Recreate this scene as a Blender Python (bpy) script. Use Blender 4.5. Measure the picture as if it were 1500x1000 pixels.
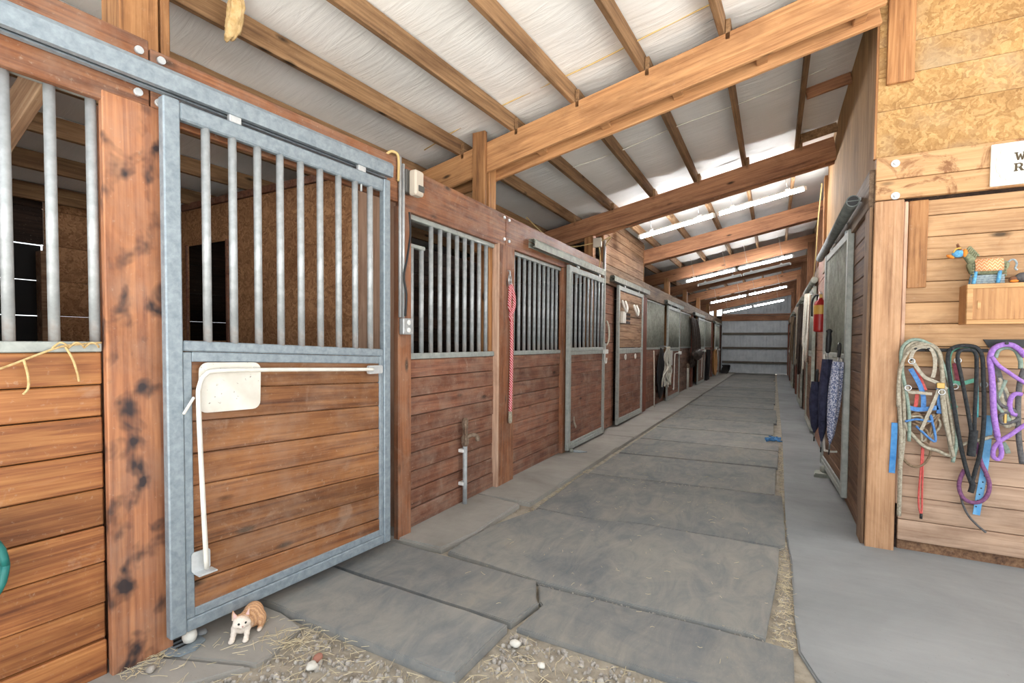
import bpy, bmesh, math, random
from mathutils import Vector, Matrix, Quaternion, noise
import numpy as np

for o in list(bpy.data.objects):
    bpy.data.objects.remove(o)
random.seed(7)
scene = bpy.context.scene
C = scene.collection

# ---------------------------------------------------------------- camera
cam_data = bpy.data.cameras.new('camera')
cam = bpy.data.objects.new('camera', cam_data)
C.objects.link(cam)
YAW, PITCH, ROLL, CAM_H = -0.4934, 0.0312, -0.0071, 1.5
fwd = Vector((math.sin(YAW)*math.cos(PITCH), math.cos(YAW)*math.cos(PITCH), -math.sin(PITCH)))
rgt = Vector((math.cos(YAW), -math.sin(YAW), 0))
dwn = fwd.cross(rgt)
r2 = math.cos(ROLL)*rgt + math.sin(ROLL)*dwn
d2 = -math.sin(ROLL)*rgt + math.cos(ROLL)*dwn
mx = Matrix((r2, -d2, -fwd)).transposed().to_4x4()
mx.translation = (0, 0, CAM_H)
cam.matrix_world = mx
cam_data.sensor_fit = 'HORIZONTAL'
cam_data.sensor_width = 36
cam_data.lens = 712.6/1500*36
cam_data.shift_y = 24.1/1500
cam_data.clip_start = 0.05
cam_data.clip_end = 300
scene.camera = cam

# ---------------------------------------------------------------- sky, sun, exposure
world = bpy.data.worlds.new('sky'); scene.world = world
world.use_nodes = True
bg = world.node_tree.nodes['Background']
bg.inputs[0].default_value = (0.90, 0.955, 1.0, 1)
bg.inputs[1].default_value = 1.75
sun_d = bpy.data.lights.new('sun', 'SUN'); sun = bpy.data.objects.new('sun', sun_d); C.objects.link(sun)
sun_d.energy = 24.0; sun_d.angle = math.radians(1.5); sun_d.color = (1.0, 0.98, 0.95)
sun.rotation_euler = Vector((0.42, 0.22, 1.0)).to_track_quat('Z', 'Y').to_euler()   # shines from behind the building
TUBE_NEAR, TUBE = 105.0, 50.0
vs = scene.view_settings
vs.view_transform = 'Standard'; vs.look = 'None'; vs.gamma = 1.0
vs.use_curve_mapping = False
vs.exposure = 0.5

# ---------------------------------------------------------------- materials
def lin(c):
    out = []
    for v in c:
        v = v/255.0
        out.append(v/12.92 if v <= 0.04045 else ((v+0.055)/1.055)**2.4)
    return (*out, 1)
class NT:
    def __init__(s, name):
        s.m = bpy.data.materials.new(name); s.m.use_nodes = True
        s.t = s.m.node_tree; s.b = s.t.nodes['Principled BSDF']
    def n(s, typ, **kw):
        nd = s.t.nodes.new(typ)
        for k, v in kw.items(): setattr(nd, k, v)
        return nd
    def l(s, a, b): s.t.links.new(a, b)
    def coords(s, scale, rnd=True):
        tc = s.n('ShaderNodeTexCoord'); out = tc.outputs['Object']
        if rnd:
            oi = s.n('ShaderNodeObjectInfo')
            mu = s.n('ShaderNodeMath', operation='MULTIPLY'); mu.inputs[1].default_value = 53.0
            s.l(oi.outputs['Random'], mu.inputs[0])
            ad = s.n('ShaderNodeVectorMath', operation='ADD')
            s.l(out, ad.inputs[0]); s.l(mu.outputs[0], ad.inputs[1]); out = ad.outputs[0]
            s.rnd = oi.outputs['Random']
        s.raw = out
        return s.mapped(scale)
    def mapped(s, scale):
        mp = s.n('ShaderNodeMapping'); mp.inputs['Scale'].default_value = scale
        s.l(s.raw, mp.inputs['Vector']); return mp.outputs[0]
    def noise(s, vec, scale, detail=4, rough=0.6, dist=0.0):
        nd = s.n('ShaderNodeTexNoise'); nd.inputs['Scale'].default_value = scale
        nd.inputs['Detail'].default_value = detail; nd.inputs['Roughness'].default_value = rough
        nd.inputs['Distortion'].default_value = dist
        s.l(vec, nd.inputs['Vector']); return nd.outputs['Fac']
    def ramp(s, fac, stops):
        nd = s.n('ShaderNodeValToRGB'); el = nd.color_ramp.elements
        while len(el) < len(stops): el.new(0.5)
        for e, (p, c) in zip(el, stops): e.position = p; e.color = c
        s.l(fac, nd.inputs[0]); return nd.outputs[0]
    def mix(s, fac, a, b, mode='MIX'):
        nd = s.n('ShaderNodeMix', data_type='RGBA', blend_type=mode)
        for sock, v in ((nd.inputs['Factor'], fac), (nd.inputs['A'], a), (nd.inputs['B'], b)):
            pass
        fi, ai, bi = nd.inputs[0], nd.inputs[6], nd.inputs[7]
        for sock, v in ((fi, fac), (ai, a), (bi, b)):
            if hasattr(v, 'links') or isinstance(v, bpy.types.NodeSocket): s.l(v, sock)
            else: sock.default_value = v
        return nd.outputs[2]
    def bump(s, fac, strength, dist=0.01):
        nd = s.n('ShaderNodeBump'); nd.inputs['Strength'].default_value = strength
        nd.inputs['Distance'].default_value = dist
        s.l(fac, nd.inputs['Height']); s.l(nd.outputs[0], s.b.inputs['Normal'])
    def base(s, col): 
        if isinstance(col, bpy.types.NodeSocket): s.l(col, s.b.inputs['Base Color'])
        else: s.b.inputs['Base Color'].default_value = col
    def rust(s, val):
        mr = s.n('ShaderNodeMapRange'); mr.inputs['From Min'].default_value = -0.24; mr.inputs['From Max'].default_value = -0.38
        mr.inputs['To Min'].default_value = 0.0; mr.inputs['To Max'].default_value = 0.55; s.l(val, mr.inputs[0]); return mr.outputs[0]
    def set(s, rough=None, metal=None, spec=None):
        if rough is not None: s.b.inputs['Roughness'].default_value = rough
        if metal is not None: s.b.inputs['Metallic'].default_value = metal
        if spec is not None: s.b.inputs['Specular IOR Level'].default_value = spec
        return s.m

def wood(name, axis, light, mid, dark, rough=0.6, vary=0.25, stain=None, knots=True, spec=0.3, sat=0.95, dust=0.22, blob=None):
    t = NT(name)
    sc = [16.0]*3; sc['XYZ'.index(axis)] = 0.9
    v = t.coords(sc)
    g0 = t.noise(v, 1.5, 6, 0.6, 0.9)
    sc3 = [60.0]*3; sc3['XYZ'.index(axis)] = 1.6
    g1 = t.noise(t.mapped(sc3), 1.0, 4, 0.6, 0.4)
    gm = t.n('ShaderNodeMath', operation='MULTIPLY_ADD'); gm.inputs[1].default_value = 0.45
    gs = t.n('ShaderNodeMath', operation='MULTIPLY'); gs.inputs[1].default_value = 0.55
    t.l(g0, gs.inputs[0]); t.l(g1, gm.inputs[0]); t.l(gs.outputs[0], gm.inputs[2]); g = gm.outputs[0]
    col = t.ramp(g, [(0.34, lin(dark)), (0.47, lin(mid)), (0.62, lin(light))])
    # broad stain / wear
    sc2 = [3.0]*3; sc2['XYZ'.index(axis)] = 1.1
    w = t.noise(t.mapped(sc2), 1.3, 5, 0.65, 0.6)
    wr = t.ramp(w, [(0.32, (0.68, 0.64, 0.62, 1)), (0.52, (1, 1, 1, 1)), (0.75, (1.15, 1.13, 1.09, 1))])
    col = t.mix(1.0, col, wr, 'MULTIPLY')
    # per piece brightness
    mr = t.n('ShaderNodeMapRange'); mr.inputs['To Min'].default_value = 1-vary; mr.inputs['To Max'].default_value = 1+vary*0.7
    t.l(t.rnd, mr.inputs[0])
    hs = t.n('ShaderNodeHueSaturation'); hs.inputs['Saturation'].default_value = sat; t.l(mr.outputs[0], hs.inputs['Value']); t.l(col, hs.inputs['Color'])
    col = hs.outputs[0]
    if knots:
        sk = [5.5]*3; sk['XYZ'.index(axis)] = 1.9
        vo = t.n('ShaderNodeTexVoronoi'); vo.inputs['Scale'].default_value = 1.0
        t.l(t.mapped(sk), vo.inputs['Vector'])
        k = t.ramp(vo.outputs['Distance'], [(0.05, (1, 1, 1, 1)), (0.13, (0, 0, 0, 1))])
        col = t.mix(k, col, lin([c*0.42 for c in mid]))
    if stain:
        sn = t.noise(t.mapped([2.2 if i != 'XYZ'.index(axis) else 2.2 for i in range(3)]), 1.7, 6, 0.7, 1.0)
        sf = t.ramp(sn, [(stain[1], (0, 0, 0, 1)), (stain[1]+0.10, (stain[2],)*3+(1,))])
        col = t.mix(sf, col, lin(stain[0]))
    # fine dust and scratches
    d = t.noise(t.mapped((40, 40, 40)), 1.0, 3, 0.7)
    df = t.ramp(d, [(0.62, (0, 0, 0, 1)), (0.80, (dust, dust, dust, 1))])
    col = t.mix(df, col, lin((200, 184, 162)))
    if dust > 0.3:
        d2_ = t.noise(t.mapped((4, 4, 4)), 1.0, 5, 0.7)
        col = t.mix(t.ramp(d2_, [(0.42, (0, 0, 0, 1)), (0.72, (dust*0.75,)*3+(1,))]), col, lin((168, 148, 132)))
    if blob:
        bn = t.noise(t.mapped((1.0, 1.0, 0.8)), 7.0, 3, 0.5, 0.25)
        col = t.mix(t.ramp(bn, [(blob, (0, 0, 0, 1)), (blob+0.14, (0.95, 0.95, 0.95, 1))]), col, lin((44, 42, 46)))
    t.base(col); t.bump(g, 0.25, 0.006)
    return t.set(rough, 0, spec)

def mottled(name, c1, c2, scale=6, rough=0.8, metal=0.0, bump=0.15, bscale=60, rnd=True, dist=0.004, detail=6, c3=None, spec=0.4):
    t = NT(name)
    v = t.coords((1, 1, 1), rnd)
    a = t.noise(v, scale, detail, 0.65, 0.3)
    stops = [(0.32, lin(c1)), (0.66, lin(c2))]
    if c3: stops = [(0.30, lin(c1)), (0.5, lin(c2)), (0.70, lin(c3))]
    t.base(t.ramp(a, stops))
    if bump: t.bump(t.noise(v, bscale, 4, 0.6), bump, dist)
    return t.set(rough, metal, spec)

M = {}
# varnished stall boards: near ones orange, later ones redder and dustier
M['plank_near'] = wood('plank_near', 'Y', (182, 122, 64), (152, 92, 46), (106, 60, 34), 0.5, 0.20, ((180, 150, 128), 0.60, 0.35), dust=0.3)
M['plank_door'] = wood('plank_door', 'Y', (158, 106, 60), (134, 85, 47), (96, 58, 36), 0.5, 0.24, ((172, 148, 130), 0.60, 0.30), dust=0.36)
M['plank_red'] = wood('plank_red', 'Y', (156, 104, 76), (130, 82, 60), (94, 58, 46), 0.6, 0.24, ((158, 134, 120), 0.56, 0.40), dust=0.55)
M['plank_grey'] = wood('plank_grey', 'Y', (146, 110, 90), (120, 86, 68), (84, 60, 50), 0.7, 0.25, ((150, 132, 120), 0.52, 0.45), dust=0.5)
M['plank_pale'] = wood('plank_pale', 'Y', (176, 144, 112), (150, 114, 84), (108, 78, 56), 0.7, 0.3)
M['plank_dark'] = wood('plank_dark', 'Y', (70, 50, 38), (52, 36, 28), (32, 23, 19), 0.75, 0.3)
M['header'] = wood('header', 'Y', (158, 102, 62), (130, 80, 50), (90, 54, 38), 0.55, 0.10, ((170, 146, 122), 0.60, 0.35), dust=0.45)
M['header_grey'] = wood('header_grey', 'Y', (158, 136, 112), (130, 106, 84), (92, 72, 58), 0.75, 0.15)
M['post_smudged'] = wood('post_smudged', 'Z', (184, 120, 72), (158, 98, 60), (126, 76, 52), 0.6, 0.05, None, True, 0.3, 0.92, 0.35, 0.525)
M['post'] = wood('post', 'Z', (166, 108, 68), (138, 86, 54), (98, 60, 42), 0.6, 0.15, ((160, 132, 110), 0.58, 0.4), dust=0.4)
M['post_red'] = wood('post_red', 'Z', (140, 80, 56), (112, 60, 42), (78, 44, 34), 0.65, 0.18)
M['post_roof'] = wood('post_roof', 'Z', (186, 134, 82), (158, 108, 62), (112, 74, 44), 0.65, 0.15)
M['post_edge'] = wood('post_edge', 'Z', (206, 172, 146), (188, 150, 124), (156, 120, 96), 0.7, 0.1)
M['post_pale'] = wood('post_pale', 'Z', (192, 150, 112), (174, 130, 92), (140, 100, 68), 0.65, 0.10)
M['beam'] = wood('beam', 'X', (198, 146, 94), (176, 124, 76), (136, 90, 54), 0.65, 0.08)
M['beam_dark'] = wood('beam_dark', 'X', (178, 126, 86), (154, 104, 70), (118, 76, 52), 0.65, 0.12)
M['purlin'] = wood('purlin', 'Y', (160, 124, 86), (136, 102, 68), (102, 74, 50), 0.8, 0.2)
M['tackboard'] = wood('tackboard', 'X', (198, 158, 114), (182, 140, 96), (156, 114, 74), 0.65, 0.12, ((150, 100, 58), 0.64, 0.5))
M['tackboard_low'] = wood('tackboard_low', 'X', (186, 156, 132), (170, 140, 116), (146, 114, 92), 0.75, 0.12)
M['tackheader'] = wood('tackheader', 'X', (200, 158, 110), (186, 142, 94), (158, 112, 70), 0.6, 0.06, ((116, 70, 38), 0.53, 0.8))
M['vertical_board'] = wood('vertical_board', 'Z', (186, 134, 82), (160, 108, 60), (116, 74, 42), 0.6, 0.15)
def osb(name, c1, c2, c3, soil=None):
    t = NT(name); v = t.coords((1, 1, 1), True)
    warp = t.noise(v, 7, 2)
    vo = t.n('ShaderNodeTexVoronoi'); vo.inputs['Scale'].default_value = 34; vo.inputs['Randomness'].default_value = 1
    wv = t.n('ShaderNodeVectorMath', operation='MULTIPLY_ADD')
    nv = t.n('ShaderNodeTexNoise'); nv.inputs['Scale'].default_value = 9; t.l(v, nv.inputs['Vector'])
    t.l(nv.outputs['Color'], wv.inputs[0]); wv.inputs[1].default_value = (0.28, 0.28, 0.28); t.l(v, wv.inputs[2])
    t.l(wv.outputs[0], vo.inputs['Vector'])
    sep = t.n('ShaderNodeSeparateColor'); t.l(vo.outputs['Color'], sep.inputs[0])
    col = t.ramp(sep.outputs[0], [(0.0, lin(c1)), (0.5, lin(c2)), (1.0, lin(c3))])
    f = t.noise(v, 90, 3, 0.7)
    col = t.mix(0.35, col, t.ramp(f, [(0.3, lin(c1)), (0.7, lin(c3))]))
    b = t.noise(v, 2.2, 4, 0.6)
    col = t.mix(1.0, col, t.ramp(b, [(0.35, (0.74, 0.70, 0.68, 1)), (0.6, (1, 1, 1, 1))]), 'MULTIPLY')
    if soil:
        sf = t.ramp(t.noise(v, 1.4, 4, 0.6), [(0.52, (0, 0, 0, 1)), (0.66, (soil[1],)*3+(1,))])
        col = t.mix(sf, col, lin(soil[0]))
    t.base(col); t.bump(sep.outputs[0], 0.15, 0.004)
    return t.set(0.7, 0, 0.3)
M['osb'] = osb('osb', (148, 108, 62), (182, 140, 86), (204, 168, 114), ((172, 150, 120), 0.6))
M['osb_brown'] = osb('osb_brown', (136, 92, 60), (182, 132, 92), (214, 166, 122))
M['plywood'] = wood('plywood', 'Z', (182, 146, 98), (166, 128, 82), (138, 102, 64), 0.85, 0.05, None, False)

M['galv'] = mottled('galvanised', (124, 136, 144), (152, 163, 170), 30, 0.5, 0.25, 0.04, 90, True, 0.002, 6)
def bar_mat():
    t = NT('galvanised_bar'); v = t.coords((1, 1, 1), False)
    col = t.ramp(t.noise(v, 18, 5), [(0.3, lin((150, 154, 155))), (0.68, lin((182, 186, 187)))])
    sx = t.n('ShaderNodeSeparateXYZ'); t.l(v, sx.inputs[0])
    nz = t.n('ShaderNodeMath', operation='MULTIPLY_ADD'); nz.inputs[1].default_value = 0.35; t.l(t.noise(v, 20, 4), nz.inputs[0]); t.l(sx.outputs[2], nz.inputs[2])
    col = t.mix(t.rust(nz.outputs[0]), col, lin((150, 116, 92)))
    t.base(col); return t.set(0.5, 0.2)
M['galv_bar'] = bar_mat()
M['galv_old'] = mottled('galvanised_old', (128, 130, 120), (168, 170, 158), 9, 0.6, 0.25, 0.06, 80, True, 0.002, 6)
M['galv_mid'] = mottled('galvanised_mid', (150, 155, 150), (178, 182, 176), 16, 0.55, 0.22, 0.05, 80, True, 0.002, 6)
M['rust'] = mottled('rusty_steel', (96, 72, 56), (150, 132, 114), 26, 0.8, 0.2, 0.2, 60)
M['zinc'] = mottled('zinc', (190, 194, 196), (214, 216, 216), 20, 0.4, 0.35, 0)
M['white_metal'] = mottled('painted_white_metal', (206, 202, 192), (228, 225, 216), 9, 0.55, 0, 0.05)
M['white_plastic'] = mottled('white_plastic', (224, 224, 220), (238, 238, 234), 5, 0.45, 0, 0)
def feedboard_mat():
    t = NT('scuffed_white'); v = t.coords((1, 1, 1), False)
    a = t.ramp(t.noise(v, 5, 4), [(0.35, lin((206, 200, 188))), (0.65, lin((226, 222, 212)))])
    sp = t.ramp(t.noise(v, 46, 3, 0.6), [(0.66, (0, 0, 0, 1)), (0.72, (0.8, 0.8, 0.8, 1))])
    t.base(t.mix(sp, a, lin((66, 62, 58)))); return t.set(0.5)
M['scuffed'] = feedboard_mat()
def concrete(name, c1, c2, c3):
    t = NT(name); v = t.coords((1, 1, 1), True)
    a = t.noise(v, 1.1, 8, 0.62, 0.4)
    col = t.ramp(a, [(0.30, lin(c1)), (0.5, lin(c2)), (0.72, lin(c3))])
    s = t.noise(t.mapped((1.0, 5.0, 1.0)), 2.4, 6, 0.7, 0.4)
    col = t.mix(0.15, col, t.ramp(s, [(0.35, lin(c1)), (0.66, lin(c3))]))
    p = t.ramp(t.noise(v, 55, 3, 0.7), [(0.66, (0, 0, 0, 1)), (0.76, (0.35, 0.35, 0.35, 1))])
    col = t.mix(p, col, lin([x*0.62 for x in c1]))
    t.base(col); t.bump(t.noise(v, 38, 6, 0.7), 0.25, 0.004)
    return t.set(0.85, 0, 0.25)
M['concrete'] = concrete('concrete', (124, 126, 127), (141, 143, 144), (156, 158, 158))
M['concrete_left'] = concrete('concrete_left', (134, 130, 123), (155, 151, 144), (172, 168, 161))
def mat_mat():
    t = NT('worn_rubber'); v = t.coords((1, 1, 1), True)
    a = t.noise(v, 1.3, 8, 0.66, 0.8)
    col = t.ramp(a, [(0.30, lin((98, 103, 107))), (0.46, lin((126, 127, 126))), (0.60, lin((142, 139, 133))), (0.74, lin((154, 146, 131)))])
    s = t.noise(t.mapped((2.0, 0.8, 1.0)), 3.2, 7, 0.72, 1.2)
    col = t.mix(0.4, col, t.ramp(s, [(0.36, lin((102, 107, 111))), (0.64, lin((154, 149, 139)))]))
    mr = t.n('ShaderNodeMapRange'); mr.inputs['To Min'].default_value = 0.9; mr.inputs['To Max'].default_value = 1.06
    t.l(t.rnd, mr.inputs[0])
    hs = t.n('ShaderNodeHueSaturation'); t.l(mr.outputs[0], hs.inputs['Value']); t.l(col, hs.inputs['Color'])
    col = hs.outputs[0]
    p = t.ramp(t.noise(v, 70, 3, 0.7), [(0.64, (0, 0, 0, 1)), (0.76, (0.4, 0.4, 0.4, 1))])
    col = t.mix(p, col, lin((186, 172, 146)))
    t.base(col); t.bump(t.noise(v, 30, 6, 0.7), 0.35, 0.004)
    return t.set(0.85, 0, 0.25)
M['rubber'] = mat_mat()
M['dirt'] = mottled('dirt', (124, 115, 102), (156, 147, 132), 9, 0.95, 0, 0.5, 60, False, 0.01, 8, (174, 164, 148))
M['ground'] = mottled('outside_ground', (168, 166, 162), (194, 192, 188), 2, 0.95, 0, 0.3, 20, False)
M['pebble'] = mottled('pebble', (128, 122, 114), (162, 155, 146), 30, 0.85, 0, 0.1, 60, False, 0.002, 4, (186, 180, 172))
M['straw'] = mottled('straw', (178, 162, 128), (212, 198, 166), 20, 0.8, 0, 0, 30, False)
def insul():
    t = NT('insulation_facing'); v = t.coords((1, 1, 1), True)
    a = t.noise(v, 1.2, 5, 0.6)
    col = t.ramp(a, [(0.3, lin((236, 234, 229))), (0.65, lin((247, 246, 243)))])
    p = t.ramp(t.noise(v, 24, 4, 0.7), [(0.68, (0, 0, 0, 1)), (0.78, (0.4, 0.4, 0.4, 1))])
    col = t.mix(p, col, lin((150, 138, 120)))
    t.base(col)
    w = t.noise(t.mapped((0.9, 7.0, 1.0)), 2.2, 5, 0.55, 0.8)
    t.bump(w, 0.38, 0.025)
    return t.set(0.6, 0, 0.3)
M['insul'] = insul()
M['sheet_metal'] = mottled('sheet_metal', (176, 182, 186), (204, 208, 210), 3, 0.55, 0.1, 0, 30, False)
M['girt'] = wood('girt', 'X', (120, 112, 100), (98, 90, 78), (70, 62, 54), 0.8, 0.2)
def plain(name, c, rough=0.7, metal=0.0, emit=0):
    t = NT(name); t.base(lin(c)); m = t.set(rough, metal)
    if emit:
        t.b.inputs['Emission Color'].default_value = (0.97, 0.985, 1.0, 1); t.b.inputs['Emission Strength'].default_value = emit
    return m
M['tube'] = plain('lit_tube', (250, 250, 250), 0.4, 0, TUBE)
M['tube_near'] = plain('lit_tube_near', (250, 250, 250), 0.4, 0, TUBE_NEAR)
M['tube_off'] = plain('unlit_tube', (214, 216, 214), 0.4)
def fabric(name, c1, c2, scale=60, rough=0.9): return mottled(name, c1, c2, scale, rough, 0, 0.3, scale*3, True, 0.003, 4)
M['black'] = plain('black_plastic', (30, 30, 32), 0.55)
M['blackrope'] = fabric('black_rope', (26, 27, 30), (56, 58, 60))
M['greyrope'] = fabric('grey_rope', (126, 116, 100), (176, 168, 150))
M['greyleather'] = fabric('grey_webbing', (140, 132, 118), (178, 170, 154))
M['bluewebbing'] = fabric('blue_webbing', (58, 100, 158), (92, 138, 190))
M['bluestrap'] = fabric('blue_strap', (50, 112, 172), (88, 146, 198), 14)
M['lightblue'] = fabric('light_blue_strap', (84, 146, 196), (126, 178, 214), 14)
M['redcord'] = fabric('red_cord', (176, 66, 62), (208, 104, 98))
M['redwhite'] = None
M['green'] = fabric('green_webbing', (74, 136, 118), (112, 168, 146))
M['teal'] = fabric('teal_cord', (70, 160, 168), (110, 196, 200))
M['burgundy'] = fabric('burgundy_webbing', (104, 44, 58), (136, 70, 80))
M['plum'] = fabric('plum_rope', (96, 56, 92), (140, 92, 128))
M['purple'] = fabric('purple_rope', (132, 90, 168), (170, 130, 200))
M['sage'] = fabric('sage_rope', (110, 128, 116), (146, 160, 148))
M['darkgrey'] = fabric('dark_grey_rope', (72, 70, 72), (104, 102, 102))
M['brownrope'] = fabric('brown_rope', (98, 80, 62), (140, 118, 94))
M['twine'] = fabric('baling_twine', (176, 146, 96), (212, 184, 134))
M['orangerope'] = fabric('orange_rope', (160, 110, 60), (200, 150, 96))
M['whiterope'] = fabric('white_rope', (186, 182, 168), (220, 216, 204))
def rope_rw():
    t = NT('red_white_rope'); v = t.coords((1, 1, 1), False)
    w = t.n('ShaderNodeTexWave', wave_type='BANDS', bands_direction='DIAGONAL'); w.inputs['Scale'].default_value = 22
    w.inputs['Distortion'].default_value = 3; t.l(v, w.inputs['Vector'])
    t.base(t.ramp(w.outputs['Fac'], [(0.45, lin((176, 42, 56))), (0.62, lin((196, 70, 84))), (0.8, lin((226, 190, 190)))]))
    return t.set(0.85)
M['redwhite'] = rope_rw()
M['brass'] = plain('brass', (170, 140, 84), 0.4, 0.8)
M['steel'] = plain('steel', (190, 192, 194), 0.3, 0.85)
M['red_paint'] = plain('red_paint', (170, 36, 34), 0.35)
M['navy'] = fabric('navy_nylon', (34, 36, 56), (56, 58, 82), 20)
def speckle():
    t = NT('speckled_nylon'); v = t.coords((1, 1, 1), False)
    t.base(t.ramp(t.noise(v, 90, 2), [(0.46, lin((92, 104, 142))), (0.56, lin((206, 210, 224)))])); return t.set(0.8)
M['speckle'] = speckle()
M['sign_white'] = mottled('sign_white', (230, 230, 220), (242, 242, 234), 6, 0.6, 0, 0.05)
M['sign_emboss'] = plain('sign_emboss', (216, 214, 198), 0.6)
M['letter'] = plain('letter_brown', (74, 60, 38), 0.7)
M['box_wood'] = wood('box_wood', 'X', (206, 162, 108), (188, 142, 88), (158, 110, 62), 0.55, 0.05, None, False)
M['box_panel'] = wood('box_panel', 'Z', (196, 146, 92), (180, 128, 76), (150, 102, 58), 0.55, 0.05, None, False)
M['blue_yarn'] = mottled('blue_yarn', (50, 124, 176), (122, 182, 214), 70, 0.9, 0, 0.3, 200, False)
M['orange_yarn'] = plain('orange_yarn', (214, 128, 46), 0.9)
M['green_yarn'] = mottled('green_yarn', (96, 102, 80), (140, 142, 112), 70, 0.9, 0, 0.3, 200, False)
M['grey_yarn'] = mottled('grey_yarn', (110, 126, 136), (168, 178, 180), 70, 0.9, 0, 0.3, 200, False)
def zigzag():
    t = NT('zigzag_blanket'); v = t.coords((1, 1, 1), False)
    w = t.n('ShaderNodeTexWave', wave_type='BANDS', bands_direction='X', wave_profile='TRI'); w.inputs['Scale'].default_value = 12
    t.l(v, w.inputs['Vector'])
    sx = t.n('ShaderNodeSeparateXYZ'); t.l(v, sx.inputs[0])
    m1 = t.n('ShaderNodeMath', operation='MULTIPLY_ADD'); m1.inputs[1].default_value = 0.02; t.l(w.outputs['Fac'], m1.inputs[0]); t.l(sx.outputs[2], m1.inputs[2])
    m2 = t.n('ShaderNodeMath', operation='MULTIPLY'); m2.inputs[1].default_value = 45; t.l(m1.outputs[0], m2.inputs[0])
    m3 = t.n('ShaderNodeMath', operation='FRACT'); t.l(m2.outputs[0], m3.inputs[0])
    t.base(t.ramp(m3.outputs[0], [(0.3, lin((204, 150, 92))), (0.5, lin((214, 104, 84))), (0.75, lin((226, 190, 150)))]))
    return t.set(0.9)
M['zigzag'] = zigzag()
M['stone'] = mottled('stone', (196, 192, 182), (224, 220, 210), 12, 0.8, 0, 0.1)
M['hay'] = mottled('hay_fuzz', (196, 160, 104), (226, 196, 146), 30, 0.95, 0, 0.6, 60)
M['eye'] = plain('eye', (40, 42, 36), 0.15)
M['nose'] = plain('pink_nose', (190, 140, 130), 0.5)
M['inner_ear'] = plain('inner_ear', (220, 186, 180), 0.8)
M['hose'] = plain('green_hose', (30, 110, 104), 0.5)
M['grey_box'] = plain('grey_box', (196, 184, 168), 0.6)
M['dark_box'] = plain('dark_box', (84, 82, 78), 0.6)
M['cable'] = plain('yellow_cable', (206, 176, 118), 0.6)
M['conduit'] = mottled('conduit', (170, 172, 172), (196, 198, 198), 18, 0.45, 0.4, 0)
M['tarp'] = plain('dark_tarp', (34, 32, 32), 0.85)
M['dark_leather'] = mottled('dark_leather', (40, 32, 28), (72, 58, 48), 14, 0.7, 0, 0.2)


M['plank_brown'] = wood('plank_brown', 'Y', (138, 104, 74), (112, 80, 56), (76, 52, 38), 0.7, 0.22)
M['post_grey'] = wood('post_grey', 'Z', (164, 134, 104), (136, 106, 80), (98, 74, 56), 0.75, 0.1)
M['beam_post'] = wood('beam_post', 'Z', (150, 104, 68), (122, 80, 50), (84, 54, 36), 0.7, 0.15)
M['galv_dark'] = mottled('galvanised_dark', (92, 98, 96), (128, 134, 130), 14, 0.5, 0.35, 0)
M['yellow_label'] = plain('yellow_label', (206, 160, 70), 0.5)
M['brown_yarn'] = plain('brown_yarn', (120, 80, 56), 0.9)
TUFT = (-2.85, 1.79, 3.42)
# ---------------------------------------------------------------- helpers
def thing(name, label, cat, loc=(0, 0, 0), rz=0.0, group=None):
    o = bpy.data.objects.new(name, None); o.empty_display_size = 0.1; C.objects.link(o)
    o.location = loc; o.rotation_euler = (0, 0, rz)
    o['label'] = label; o['category'] = cat
    if group: o['group'] = group
    return o
def structure(name, label=None, loc=(0, 0, 0)):
    o = bpy.data.objects.new(name, None); o.empty_display_size = 0.1; C.objects.link(o); o.location = loc
    o['kind'] = 'structure'
    if label: o['label'] = label
    return o
def tag(o, label, cat, group=None):
    o['label'] = label; o['category'] = cat
    if group: o['group'] = group
    return o
def link(name, me, mat, parent=None):
    o = bpy.data.objects.new(name, me); C.objects.link(o)
    if mat is not None and not me.materials: me.materials.append(mat)
    if parent is not None: o.parent = parent
    return o
cache = {}
def box(name, lo, hi, mat, parent=None, bev=0.004, rot=None):
    lo = Vector(lo); hi = Vector(hi); s = hi-lo; c = (lo+hi)/2
    key = ('b', round(s.x, 3), round(s.y, 3), round(s.z, 3), mat.name, bev)
    me = cache.get(key)
    if me is None:
        bm = bmesh.new(); bmesh.ops.create_cube(bm, size=1)
        for v in bm.verts: v.co = Vector((v.co.x*s.x, v.co.y*s.y, v.co.z*s.z))
        b = min(bev, min(s)*0.3)
        if b > 0: bmesh.ops.bevel(bm, geom=bm.edges[:], offset=b, segments=1, affect='EDGES')
        me = bpy.data.meshes.new(name); bm.to_mesh(me); bm.free(); cache[key] = me
    o = link(name, me, mat, parent); o.location = c
    if rot: o.rotation_euler = rot
    return o
def smooth(me):
    for p in me.polygons: p.use_smooth = True
def cyl(name, p0, p1, r, mat, parent=None, seg=14, r1=None, smo=True):
    p0 = Vector(p0); p1 = Vector(p1); L = (p1-p0).length; r1 = r if r1 is None else r1
    key = ('c', round(L, 3), round(r, 4), round(r1, 4), seg, mat.name)
    me = cache.get(key)
    if me is None:
        bm = bmesh.new(); bmesh.ops.create_cone(bm, cap_ends=True, segments=seg, radius1=r, radius2=r1, depth=L)
        me = bpy.data.meshes.new(name); bm.to_mesh(me); bm.free(); cache[key] = me
        if smo:
            for p in me.polygons: p.use_smooth = len(p.vertices) == 4
    o = link(name, me, mat, parent); o.location = (p0+p1)/2
    o.rotation_euler = (p1-p0).to_track_quat('Z', 'Y').to_euler()
    return o
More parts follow.
